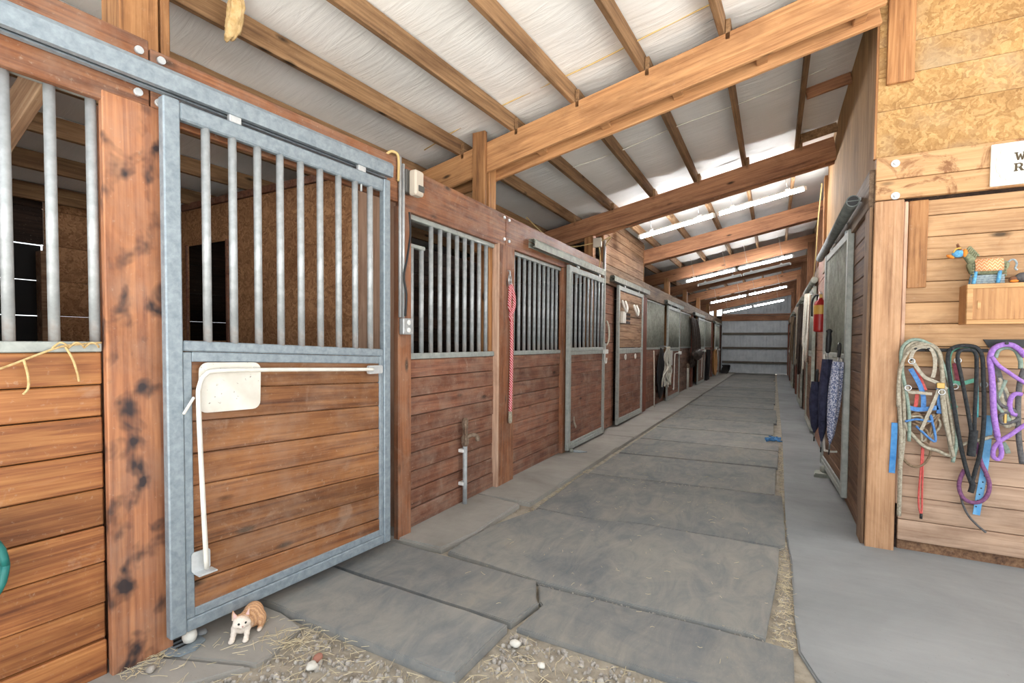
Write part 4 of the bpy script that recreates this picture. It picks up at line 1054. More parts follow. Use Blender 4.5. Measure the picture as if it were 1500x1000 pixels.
# floor guide with roller under the near door
t = thing('door_guide', 'slotted steel floor guide with a white roller under the nearest door', 'door guide', (-2.60, 1.27, 0.0122), RA)
prism('plate', [(0, 0), (0.10, 0), (0.155, 0.03), (0.165, 0.09), (0.13, 0.15), (0.0, 0.15)], 0.008, M['galv'], t).rotation_euler = (-math.pi/2, 0, 0)
for c_ in t.children: c_.location = (-0.02, -0.055, 0.006); c_.scale = (1.25, 1, 1.1)
for k in range(3): box('slot', (0.03+0.035*k, 0.0-0.005, 0.0101), (0.045+0.035*k, 0.06, 0.0112), M['black'], t, 0.0)
box('upright', (-0.06, -0.06, 0.0), (-0.045, 0.0, 0.20), M['galv'], t, 0.004)
lathe('roller', [(0.012, 0.0), (0.026, 0.006), (0.033, 0.03), (0.030, 0.050), (0.020, 0.062), (0.008, 0.064)], M['white_metal'], t, 18, (0.105, 0.055, 0.012))
# second door's floor guide
t = thing('door_guide', 'worn steel floor guide under the second sliding door', 'door guide', (-2.40, 6.06, 0.0325))
prism('plate', [(0, 0), (0.14, 0.02), (0.22, 0.10), (0.10, 0.14), (0, 0.10)], 0.008, M['galv'], t).rotation_euler = (-math.pi/2, 0, 0)
for c_ in t.children: c_.location = (0.0, 0.05, 0.006)
lathe('roller', [(0.012, 0.0), (0.026, 0.006), (0.03, 0.04), (0.02, 0.055)], M['galv_old'], t, 14, (0.05, 0.0, 0.01))
# junction box and cables where the second beam meets the wall
t = thing('junction_box', 'pale junction box with looping cables on the second beam', 'electrical box', (-2.40, 7.27, 3.02))
box('box', (-0.09, -0.03, -0.04), (0.04, 0.03, 0.10), M['grey_box'], t, 0.006)
tube('cable', [(-0.09, 0, 0.03), (-0.4, -0.25, -0.04), (-0.5, -0.9, 0.02), (-0.45, -1.6, 0.10)], 0.008, M['cable'], t, 6, 6)
tube('cable', [(0.04, 0, 0.05), (0.15, 0.1, 0.12), (0.05, 0.22, 0.06), (0.0, 0.35, 0.04)], 0.008, M['cable'], t, 6, 6)
tube('cable', [(0.0, 0, -0.04), (0.0, 0.06, -0.2), (-0.03, 0.10, -0.34)], 0.008, M['cable'], t, 6, 6)
t = thing('conduit', 'pale vertical conduit on the corner post beyond the second door', 'conduit', (-2.445, 7.69, 0))
cyl('pipe', (0, 0, 1.50), (0, 0, 3.18), 0.022, M['conduit'], t, 10)
box('outlet_box', (-0.02, -0.05, 1.38), (0.03, 0.05, 1.50), M['conduit'], t, 0.005)
# tuft of insulation hanging at the top of the picture
bm = bmesh.new(); bmesh.ops.create_icosphere(bm, subdivisions=4, radius=1)
for v in bm.verts:
    k = 1+0.25*noise.noise(v.co*2.2)+0.22*noise.noise(v.co*6)
    v.co = Vector((v.co.x*0.04*k, v.co.y*0.045*k, v.co.z*0.15*k))
    v.co.x += 0.03*math.sin(v.co.z*9); v.co.y += 0.02*math.cos(v.co.z*11)
me = bpy.data.meshes.new('insulation_tuft'); bm.to_mesh(me); bm.free(); smooth(me)
o = link('insulation_tuft', me, M['hay']); o.location = TUFT; tag(o, 'fluffy tan tuft of torn insulation hanging from the purlin at the top', 'insulation tuft')

# hay net, black bag, shovel rack, chaps and rope further along
t = thing('hay_net', 'tangled white rope hay net hanging from the fourth bay', 'hay net', (-2.35, 12.1, 0))
rr = random.Random(3)
for k in range(16):
    y = rr.uniform(-0.25, 0.35); pts = [(0.05+rr.uniform(0, .08), 0.1+rr.uniform(-.1, .1), 1.42)]
    for z_ in (1.15, 0.9, 0.7, 0.5): pts.append((0.05+rr.uniform(0, .10), y+rr.uniform(-.22, .22), z_+rr.uniform(-.06, .06)))
    tube('net_cord', pts, 0.016, M['whiterope'], t, 4, 6)
cyl('hook', (-0.14, 0.1, 1.45), (0.06, 0.1, 1.43), 0.012, M['steel'], t, 8)
bm = bmesh.new(); bmesh.ops.create_icosphere(bm, subdivisions=3, radius=1)
for v in bm.verts:
    k = 1+0.12*noise.noise(v.co*2); v.co = Vector((v.co.x*0.06*k, v.co.y*0.38*k, v.co.z*0.62*k))
me = bpy.data.meshes.new('feed_bag'); bm.to_mesh(me); bm.free(); smooth(me)
o = link('feed_bag', me, M['tarp']); o.location = (-2.425, 12.25, 0.78); tag(o, 'black bag hanging behind the white hay net', 'bag')
o = tube('riding_whip', [(-2.41, 11.45, 0.04), (-2.42, 11.45, 0.7), (-2.44, 11.46, 1.34)], 0.012, M['whiterope'], None, 4, 6); tag(o, 'thin pale whip leaning on the boards left of the hay net', 'whip')
t = thing('blanket_rack', 'dark leather tack heaped on a rack over the far boards', 'tack', (-2.44, 17.5, 0))
rr = random.Random(5)
for k in range(9):
    y = rr.uniform(-0.75, 0.55)
    tube('strap', [(0.04, y, 2.36), (0.09+rr.uniform(0, .05), y+rr.uniform(-.1, .1), 1.9), (0.1+rr.uniform(0, .06), y+rr.uniform(-.2, .2), 1.3), (0.07, y, 0.9+rr.uniform(-.2, .2))], 0.05, M['dark_leather'], t, 4, 6)
cyl('rack_pole', (0.03, -0.9, 2.36), (0.03, 0.7, 2.36), 0.02, M['rust'], t, 8)
bm = bmesh.new(); bmesh.ops.create_icosphere(bm, subdivisions=3, radius=1)
for v in bm.verts:
    k = 1+0.25*noise.noise(v.co*2); v.co = Vector((0.16+v.co.x*0.15*k, v.co.y*0.85*k, 1.15+v.co.z*0.20*k))
me = bpy.data.meshes.new('saddle_pad'); bm.to_mesh(me); bm.free(); smooth(me)
link('saddle_pad', me, M['dark_leather'], t)
t = thing('water_pipe', 'pale standing pipe against the far stall boards by the dark tack', 'water pipe', (-2.43, 16.52, 0))
cyl('pipe', (0, 0, 0.0), (0, 0, 0.75), 0.035, M['whiterope'], t, 10); lathe('tap_body', [(0.03, 0.72), (0.05, 0.76), (0.05, 0.84), (0.02, 0.88)], M['rust'], t, 10)
def hung_cloth(name, label, cat, loc, w, h, mat, th=0.10):
    V = []; F = []; nx, nz = 16, 14
    for j in range(nz+1):
        for i in range(nx+1):
            u = i/nx; v = j/nz; y = (u-0.5)*w*(0.8+0.2*v)
            x = th*(0.5+0.4*math.sin(u*17+v*2)+0.3*math.sin(u*9+v*3))
            V.append((x, y, -h*v))
    b = len(V); V += [(x-0.02, y, z) for x, y, z in V]
    for j in range(nz):
        for i in range(nx):
            a = j*(nx+1)+i; F += [(a, a+1, a+nx+2, a+nx+1), (b+a+nx+1, b+a+nx+2, b+a+1, b+a)]
    o = mesh(name, V, F, mat, None, True); o.location = loc; tag(o, label, cat); return o
hung_cloth('riding_chaps', 'black riding chaps hanging at the far left stalls', 'chaps', (-2.36, 20.8, 1.28), 0.9, 1.2, M['tarp'])
t = thing('rope_coil', 'coil of orange tan rope hanging at the far left stalls', 'rope', (-2.33, 22.6, 0))
for k in range(9):
    rr_ = random.Random(k)
    tube('loop', [(0.05+0.01*k, 0.55*math.sin(a)*(0.7+0.05*k), 0.72+0.52*math.cos(a)*(0.9+0.02*k)) for a in [2*math.pi*i/14 for i in range(15)]], 0.022, M['orangerope'], t, 2, 6)
cyl('hook', (-0.15, 0, 1.24), (0.14, 0, 1.26), 0.02, M['rust'], t, 8)
hung_cloth('dark_blanket', 'dark heap of blanket in the far left corner by the end wall', 'blanket', (-2.30, 27.0, 0.45), 0.9, 0.42, M['tarp'], 0.3)

# ================================================================ KITTEN
def kitten():
    t = thing('kitten', 'small orange and white kitten crouching under the nearest metal door', 'kitten', (-2.345, 1.495, 0.0125))
    HT = math.radians(22)
    def hr(p):
        x, y = p[0]-0.035, p[1]; return (0.035+x*math.cos(HT)-y*math.sin(HT), x*math.sin(HT)+y*math.cos(HT), p[2])
    mb = bpy.data.metaballs.new('kit'); mo = bpy.data.objects.new('kit', mb); C.objects.link(mo)
    mb.resolution = 0.006; mb.render_resolution = 0.006; mb.threshold = 0.12
    def el(p, r, sx=1, sy=1, sz=1, rot=None):
        e = mb.elements.new(type='ELLIPSOID'); e.co = p; e.radius = r; e.size_x, e.size_y, e.size_z = sx, sy, sz; e.stiffness = 2.2
        if rot: e.rotation = rot
        return e
    # local frame: +x faces the camera side, z up. values are radii of a soft ellipsoid
    def ell(p, a, b, c, q=None):
        m = max(a, b, c); el(p, m*1.30, a/m, b/m, c/m, q)
    ell((-0.085, 0.040, 0.080), 0.082, 0.062, 0.076)       # rump
    ell((-0.025, 0.018, 0.078), 0.060, 0.052, 0.060)       # ribs
    ell((0.025, 0.002, 0.070), 0.042, 0.046, 0.048)        # chest
    ell((0.040, 0.000, 0.092), 0.034, 0.036, 0.032)        # neck
    ell(hr((0.060, -0.002, 0.118)), 0.045, 0.047, 0.041)       # skull
    ell(hr((0.076, -0.031, 0.108)), 0.023, 0.023, 0.021)       # cheeks
    ell(hr((0.076, 0.027, 0.108)), 0.023, 0.023, 0.021)
    ell(hr((0.097, -0.002, 0.101)), 0.019, 0.020, 0.014)       # muzzle
    for s in (-1, 1):
        ell((0.040, 0.036*s, 0.062), 0.026, 0.022, 0.030)
        ell((0.060, 0.039*s, 0.036), 0.017, 0.0165, 0.026)
        ell((0.078, 0.040*s, 0.018), 0.0165, 0.0160, 0.018)
        ell((0.095, 0.041*s, 0.011), 0.023, 0.0175, 0.012)  # front paws
        ell((-0.070, 0.060*s+0.035, 0.050), 0.050, 0.026, 0.048)   # folded haunch
        ell((-0.025, 0.064*s+0.030, 0.012), 0.034, 0.016, 0.013)  # hind paw
    for i in range(9):
        a = i/8; ell((-0.165-0.03*math.sin(a*2.6), 0.06-0.14*a, 0.020+0.006*math.sin(a*3)), 0.020, 0.022, 0.014)
    dg = bpy.context.evaluated_depsgraph_get(); dg.update()
    me = bpy.data.meshes.new_from_object(mo.evaluated_get(dg)); bpy.data.objects.remove(mo); bpy.data.metaballs.remove(mb)
    # ears joined onto the skull
    bm = bmesh.new(); bm.from_mesh(me)
    for s in (-1, 1):
        base = Vector(hr((0.050, 0.030*s-0.002, 0.144))); tip = Vector(hr((0.052, 0.047*s-0.002, 0.199)))
        ring = []
        for k in range(10):
            a = 2*math.pi*k/10
            ring.append(bm.verts.new(base+Vector((0.011*math.cos(a), 0.024*math.sin(a)+0.0, -0.010-0.006*s*math.sin(a)))))
        mid = [bm.verts.new(r_.co.lerp(tip, 0.55)+Vector((0, 0.003*s, 0))) for r_ in ring]
        tv = bm.verts.new(tip)
        for k in range(10):
            k2 = (k+1) % 10
            bm.faces.new((ring[k], ring[k2], mid[k2], mid[k])); bm.faces.new((mid[k], mid[k2], tv))
    bmesh.ops.recalc_face_normals(bm, faces=bm.faces)
    zmin = min(v.co.z for v in bm.verts)
    for v in bm.verts:
        if v.co.z < 0.0: v.co.z = 0.0
    bm.to_mesh(me); bm.free(); smooth(me); me.name = 'body'
    tt = NT('kitten_fur'); v = tt.coords((1, 1, 1), False)
    sx = tt.n('ShaderNodeSeparateXYZ'); tt.l(v, sx.inputs[0])
    w = tt.n('ShaderNodeTexWave', wave_type='BANDS', bands_direction='X'); w.inputs['Scale'].default_value = 14; w.inputs['Distortion'].default_value = 5; w.inputs['Detail'].default_value = 3
    tt.l(v, w.inputs['Vector'])
    ginger = tt.ramp(w.outputs['Fac'], [(0.25, lin((180, 118, 62))), (0.75, lin((214, 160, 104)))])
    # ginger on the back and brow, cream elsewhere
    nz = tt.noise(v, 22, 4, 0.6)
    h = tt.n('ShaderNodeMath', operation='MULTIPLY_ADD'); h.inputs[1].default_value = 0.05; tt.l(nz, h.inputs[0])
    # height minus forwardness decides the coat
    f1 = tt.n('ShaderNodeMath', operation='MULTIPLY'); f1.inputs[1].default_value = -1.15; tt.l(sx.outputs[0], f1.inputs[0])
    f2 = tt.n('ShaderNodeMath', operation='MULTIPLY_ADD'); f2.inputs[1].default_value = 0.75; tt.l(sx.outputs[2], f2.inputs[0]); tt.l(f1.outputs[0], f2.inputs[2])
    tt.l(f2.outputs[0], h.inputs[2])
    fac = tt.ramp(h.outputs[0], [(0.030, (0, 0, 0, 1)), (0.075, (1, 1, 1, 1))])
    col = tt.mix(fac, lin((232, 222, 210)), ginger)
    fuzz = tt.noise(v, 160, 3, 0.7)
    col = tt.mix(0.25, col, tt.ramp(fuzz, [(0.35, lin((196, 164, 132))), (0.65, lin((246, 238, 228)))]))
    tt.base(col); tt.bump(fuzz, 0.6, 0.004); tt.set(0.9, 0, 0.15)
    body = link('body', me, tt.m, t)
    for s in (-1, 1):
        e = lathe('eye', [(0.0005, 0.0), (0.0062, 0.0006), (0.0048, 0.0026), (0.0015, 0.0036)], M['eye'], t, 12, hr((0.1005, 0.0190*s-0.002, 0.121)))
        e.rotation_euler = (0, math.radians(82), math.radians(20*s)+HT); e.scale = (1.25, 1.25, 1.25)
        V = [(0.0625, 0.022*s-0.002, 0.150), (0.0625, 0.044*s-0.002, 0.146), (0.0590, 0.0450*s-0.002, 0.188)]
        V = [hr(p) for p in V]; V += [(x-0.003, y, z) for x, y, z in V]
        mesh('inner_ear', V, [(0, 1, 2), (5, 4, 3), (0, 3, 4, 1), (1, 4, 5, 2), (2, 5, 3, 0)], M['inner_ear'], t)
    n_ = lathe('nose', [(0.0005, 0.0), (0.0050, 0.001), (0.003, 0.003)], M['nose'], t, 10, hr((0.1160, -0.002, 0.107))); n_.rotation_euler = (0, math.radians(80), HT)
    t.rotation_euler = (0, 0, math.radians(-48))
    return t
KIT = kitten(); KIT.scale = (0.78, 0.78, 0.78)

# ================================================================ RIGHT: extinguisher, umbrellas, clutter
t = thing('fire_extinguisher', 'red fire extinguisher with yellow label band hung on the right post', 'fire extinguisher', (0.50, 7.15, 1.66))
lathe('cylinder', [(0.05, 0.0), (0.068, 0.01), (0.07, 0.03), (0.07, 0.33), (0.06, 0.375), (0.03, 0.40), (0.022, 0.43)], M['red_paint'], t, 24)
lathe('label_band', [(0.0712, 0.22), (0.0716, 0.222), (0.0716, 0.33), (0.0712, 0.332)], M['yellow_label'], t, 24)
box('valve', (-0.018, -0.03, 0.42), (0.018, 0.03, 0.47), M['brass'], t, 0.004)
box('handle', (-0.012, -0.10, 0.475), (0.012, 0.03, 0.487), M['steel'], t, 0.003, (0.25, 0, 0))
tube('hose', [(0.0, 0.03, 0.45), (-0.05, 0.07, 0.46), (-0.085, 0.07, 0.38), (-0.085, 0.05, 0.20)], 0.012, M['black'], t, 5, 8)
box('wall_hook', (0.05, -0.02, 0.36), (0.10, 0.02, 0.44), M['steel'], t)
o = tube('thin_rod', [(0.575, 7.45, 0.95), (0.575, 7.46, 1.66)], 0.012, M['twine'], None, 1, 8); tag(o, 'thin wooden rod on the post below the extinguisher', 'rod')
def umbrella(label, loc, L, r, cloth, lean, handle='hook', rz=0.0):
    t = thing('umbrella', label, 'umbrella', loc, rz, 'folded umbrellas on the right door')
    t.rotation_euler = (lean[0], lean[1], rz)
    cyl('shaft', (0, 0, 0.02), (0, 0, L), 0.007, M['steel'], t, 8)
    V = []; F = []; seg = 24; n = 14
    for j in range(n+1):
        v = j/n; z_ = 0.04+v*(L*0.86)
        rad = r*(0.16+0.9*math.sin(math.pi*min(1, v*0.62+0.06)))*(1 if v < .92 else 1.0)
        if v < 0.15: rad *= v/0.15*0.9+0.1
        for k in range(seg):
            a = 2*math.pi*k/seg; rr_ = rad*(1+0.22*math.cos(6*a+3*v))
            V.append((rr_*math.cos(a), rr_*math.sin(a), z_))
    for j in range(n):
        for k in range(seg): F.append((j*seg+k, j*seg+(k+1) % seg, (j+1)*seg+(k+1) % seg, (j+1)*seg+k))
    F.append(tuple(range(seg))[::-1]); F.append(tuple(n*seg+k for k in range(seg)))
    mesh('canopy', V, F, cloth, t, True)
    cyl('tip', (0, 0, -0.03), (0, 0, 0.06), 0.006, M['black'], t, 8)
    if handle == 'hook': tube('handle', [(0, 0, L-0.05), (0, 0, L+0.03), (0, 0.03, L+0.07), (0, 0.065, L+0.05), (0, 0.07, L+0.01)], 0.014, M['black'], t, 5, 8)
    else: lathe('handle', [(0.012, L-0.04), (0.022, L-0.02), (0.026, L+0.10), (0.02, L+0.16), (0.03, L+0.18), (0.012, L+0.2)], M['black'], t, 12)
    return t
umbrella('grey speckled folded umbrella hanging on the right door', (0.478, 5.42, 0.50), 0.94, 0.044, M['speckle'], (0.03, 0.06))
umbrella('long navy folded umbrella beside the speckled one', (0.435, 5.72, 0.46), 1.0, 0.044, M['navy'], (-0.02, 0.04), 'knob')
umbrella('short dark folded umbrella lowest on the right door', (0.40, 6.1, 0.50), 0.66, 0.050, M['navy'], (0.0, 0.02))
t = thing('door_guide', 'pale floor guide stop under the right sliding door', 'door guide', (0.53, 6.55, 0.0062))
slab('plate', [(-0.10, -0.12), (0.06, -0.10), (0.06, 0.12), (-0.08, 0.10)], 0.0, 0.04, M['galv_old'], t, 0.01)
lathe('roller', [(0.02, 0.04), (0.035, 0.05), (0.035, 0.10), (0.02, 0.12)], M['galv_old'], t, 12)
# halters and ropes along the far right wall
rr = random.Random(11)
for (y, lab, mt) in ((9.2, 'pale rope bundle hanging past the fire extinguisher', 'whiterope'), (11.4, 'dark halter bundle hanging on the right between doors', 'dark_leather'), (12.2, 'white and grey lead ropes hung on the far right wall', 'greyrope'), (16.2, 'brown tack bundle on the far right wall', 'brownrope')):
    t = thing('tack_bundle', lab, 'tack', (0.545, y, 0))
    cyl('hook', (0.055, 0, 2.30), (-0.08, 0, 2.32), 0.012, M['steel'], t, 8)
    for k in range(7):
        w = rr.uniform(0.04, 0.16); b = rr.uniform(0.9, 1.6); xx = -0.05-0.02*k*0.5
        tube('strand', [(xx, 0, 2.32), (xx-0.01, -w, 2.1), (xx-0.02, -w*1.2, b+0.3), (xx-0.02, 0, b), (xx-0.01, w*1.2, b+0.3), (xx, w, 2.1), (xx, 0.0, 2.32)], 0.016, M[mt], t, 4, 6)
o = tube('hanging_wire', [(0.58, 8.6, 3.9), (0.56, 8.9, 3.4), (0.57, 9.4, 2.9), (0.58, 10.2, 2.5), (0.585, 11.0, 2.45)], 0.008, M['cable'], None, 6, 6); tag(o, 'pale cable drooping along the right posts', 'cable')
# blue twine on the mats
t = thing('blue_twine', 'small tangle of blue twine lying on the mats near the right edge', 'twine', (0.02, 8.50, 0.02))
rr = random.Random(4)
for k in range(6):
    tube('strand', [(rr.uniform(-.12, .12), rr.uniform(-.22, .22), 0.012+rr.uniform(0, .02)) for i in range(5)], 0.008, M['bluestrap'], t, 5, 6)

# ================================================================ RIGHT: sign, ornament, cabinet, tack
t = thing('sign', 'white sign board with dark brown capital letters above the ornament', 'sign', (1.245, FY-0.066, 2.56))
box('board', (0, 0, 0), (0.52, 0.018, 0.275), M['sign_white'], t, 0.004)
ring = []
for a0, cx_, cz_ in ((90, 0.075, 0.21), (180, 0.075, 0.07)):
    pass
emb = [(0.26, 0.252), (0.09, 0.250), (0.075, 0.238), (0.05, 0.232), (0.045, 0.205), (0.028, 0.185), (0.028, 0.10), (0.045, 0.08), (0.05, 0.052), (0.075, 0.046), (0.09, 0.030), (0.26, 0.028), (0.43, 0.030), (0.445, 0.046), (0.47, 0.052), (0.475, 0.08), (0.492, 0.10), (0.492, 0.185), (0.475, 0.205), (0.47, 0.232), (0.445, 0.238), (0.43, 0.250), (0.26, 0.252)]
tube('embossed_border', [(x, -0.001, z) for x, z in emb], 0.003, M['sign_emboss'], t, 3, 6)
tube('embossed_border', [(0.26+(x-0.26)*0.93, -0.001, 0.14+(z-0.14)*0.88) for x, z in emb], 0.0018, M['sign_emboss'], t, 3, 6)
def letter(ch, x, z, h):
    s = h
    S = {'W': [[(0, 1), (.36, 1), (.36, .88), (.30, .88), (.40, .34), (.52, .80), (.62, .80), (.74, .34), (.84, .88), (.78, .88), (.78, 1), (1.14, 1), (1.14, .88), (1.04, .88), (.84, 0), (.68, 0), (.57, .48), (.46, 0), (.30, 0), (.10, .88), (0, .88)]],
         'R': [[(0, 0), (.40, 0), (.40, .12), (.32, .12), (.32, .42), (.46, .42), (.66, 0), (.98, 0), (.98, .12), (.88, .12), (.70, .46), (.80, .54), (.84, .72), (.78, .90), (.60, 1), (0, 1), (0, .88), (.10, .88), (.10, .12), (0, .12)], [(.32, .54), (.32, .88), (.54, .88), (.61, .80), (.61, .62), (.54, .54)]],
         'I': [[(0, 0), (.42, 0), (.42, .12), (.32, .12), (.32, .88), (.42, .88), (.42, 1), (0, 1), (0, .88), (.10, .88), (.10, .12), (0, .12)]],
         'A': [[(0, 0), (.36, 0), (.36, .12), (.28, .12), (.33, .28), (.64, .28), (.69, .12), (.61, .12), (.61, 0), (1.0, 0), (1.0, .12), (.92, .12), (.60, 1), (.40, 1), (.08, .12), (0, .12)], [(.37, .40), (.485, .76), (.60, .40)]]}[ch]
    cu = bpy.data.curves.new('letter', 'CURVE'); cu.dimensions = '2D'; cu.fill_mode = 'BOTH'; cu.extrude = 0.002
    for lp in S:
        sp_ = cu.splines.new('POLY'); sp_.points.add(len(lp)-1); sp_.use_cyclic_u = True
        for p, (a, b) in zip(sp_.points, lp): p.co = (a*s, b*s, 0, 1)
    tmp = bpy.data.objects.new('tmp', cu); C.objects.link(tmp)
    dg = bpy.context.evaluated_depsgraph_get(); dg.update()
    me = bpy.data.meshes.new_from_object(tmp.evaluated_get(dg)); bpy.data.objects.remove(tmp)
    o = link('letter', me, M['letter'], t); o.location = (x, -0.001, z); o.rotation_euler = (math.pi/2, 0, 0)
letter('W', 0.112, 0.152, 0.052); letter('I', 0.180, 0.152, 0.052); letter('R', 0.112, 0.082, 0.052); letter('A', 0.170, 0.082, 0.052)

t = thing('wall_cabinet', 'small wooden wall cabinet with framed door under the donkey ornament', 'cabinet', (1.125, FY+0.001, 1.645))
box('body', (0, -0.135, 0), (0.46, 0.0, 0.265), M['box_panel'], t, 0.003)
dr = box('door', (0.03, -0.150, 0.03), (0.43, -0.136, 0.235), M['box_panel'], t, 0.002)
for lo, hi in (((0, -0.156, 0.235), (0.46, -0.136, 0.265)), ((0, -0.156, 0.0), (0.46, -0.136, 0.030)), ((0, -0.156, 0.031), (0.032, -0.136, 0.234)), ((0.428, -0.156, 0.031), (0.46, -0.136, 0.234))):
    box('door_frame', lo, hi, M['box_wood'], t, 0.003)
box('latch', (0.055, -0.154, 0.10), (0.072, -0.150, 0.155), M['box_wood'], t, 0.001)

DX, DY, DZ = 1.135, FY-0.085, 1.911
t = thing('donkey_ornament', 'woven blue and orange toy donkey standing on the wall cabinet', 'ornament', (DX, DY, DZ))
def blob(name, c, r, mat, sub=3, nz_=0.0, rot=None):
    bm = bmesh.new(); bmesh.ops.create_icosphere(bm, subdivisions=sub, radius=1)
    for v in bm.verts:
        k = 1+nz_*noise.noise(v.co*3); v.co = Vector((v.co.x*r[0]*k, v.co.y*r[1]*k, v.co.z*r[2]*k))
    me = bpy.data.meshes.new(name); bm.to_mesh(me); bm.free(); smooth(me)
    o = link(name, me, mat, t); o.location = c
    if rot: o.rotation_euler = rot
    return o
V = []; F = []
bodyprof = []
tube('body', [(0.01, 0, 0.105), (0.05, 0, 0.115), (0.11, 0, 0.115), (0.17, 0, 0.110), (0.20, 0, 0.10)], 0.050, M['green_yarn'], t, 3, 14, lambda a: 0.72+0.35*math.sin(math.pi*a)).scale = (1, 0.75, 1)
# saddle cloth wrapped over the body
n = 15; V = []; F = []
for i in range(n):
    a = math.radians(-28+236*i/(n-1))
    for x in (0.035, 0.175): V.append((x, -0.046*math.cos(a), 0.113+0.060*math.sin(a)))
for i in range(n-1): F.append((2*i, 2*i+1, 2*i+3, 2*i+2))
o = mesh('saddle_cloth', V, F, M['zigzag'], t, True); md = o.modifiers.new('thick', 'SOLIDIFY'); md.thickness = 0.004
for x_, y_ in ((0.045, -0.030), (0.045, 0.030), (0.165, -0.030), (0.165, 0.030)):
    tube('leg', [(x_, y_*0.6, 0.10), (x_-0.008, y_, 0.05), (x_-0.014, y_, 0.002)], 0.0105, M['blue_yarn'], t, 3, 8)
for z_ in (0.01, 0.025, 0.04, 0.055): tube('under_weave', [(0.02, -0.005, z_), (0.10, -0.012, z_), (0.19, -0.005, z_)], 0.0085, M['grey_yarn'], t, 3, 8)
tube('neck', [(0.035, 0, 0.145), (0.015, 0, 0.175), (-0.005, 0, 0.205)], 0.028, M['green_yarn'], t, 3, 10, lambda a: 1-0.3*a)
blob('head', (-0.045, 0, 0.215), (0.034, 0.024, 0.026), M['blue_yarn'])
blob('muzzle', (-0.085, 0, 0.198), (0.024, 0.014, 0.011), M['orange_yarn'], 3, 0, (0, 0.5, 0))
blob('cheek_patch', (-0.012, -0.012, 0.215), (0.013, 0.012, 0.028), M['orange_yarn'])
for s in (-1, 1): tube('ear', [(-0.035, 0.008*s, 0.236), (-0.045, 0.012*s, 0.262), (-0.052, 0.013*s, 0.282)], 0.009, M['brown_yarn'], t, 3, 8, lambda a: 1-0.7*a)
tube('bridle', [(-0.075, -0.015, 0.222), (-0.06, -0.020, 0.246), (-0.035, -0.015, 0.25)], 0.005, M['yellow_label'], t, 3, 6)
for k in range(6): tube('mane_tuft', [(0.0+0.008*k, 0, 0.235-0.012*k), (0.012+0.008*k, 0, 0.255-0.010*k), (0.022+0.008*k, 0, 0.250-0.012*k)], 0.006, M['green_yarn'], t, 3, 6)
tube('tail', [(0.200, 0, 0.135), (0.222, 0, 0.155), (0.240, 0, 0.150), (0.248, 0, 0.125), (0.242, 0, 0.10), (0.252, 0, 0.085)], 0.006, M['grey_yarn'], t, 4, 6)
for x_ in (0.025, 0.185):
    for k in range(5): tube('fringe', [(x_, -0.045, 0.13-0.018*k), (x_-0.004, -0.05, 0.12-0.018*k)], 0.005, M['green_yarn'], t, 1, 6)
t = thing('toy_bird', 'small dark toy bird with orange beak beside the donkey', 'ornament', (1.40, FY-0.085, 1.911))
blob('body', (0.02, 0, 0.035), (0.045, 0.035, 0.035), M['darkgrey'], 3, 0.1)
blob('head', (-0.03, 0, 0.025), (0.024, 0.022, 0.022), M['brown_yarn'])
o = blob('beak', (-0.035, -0.03, 0.012), (0.022, 0.012, 0.010), M['orange_yarn'])

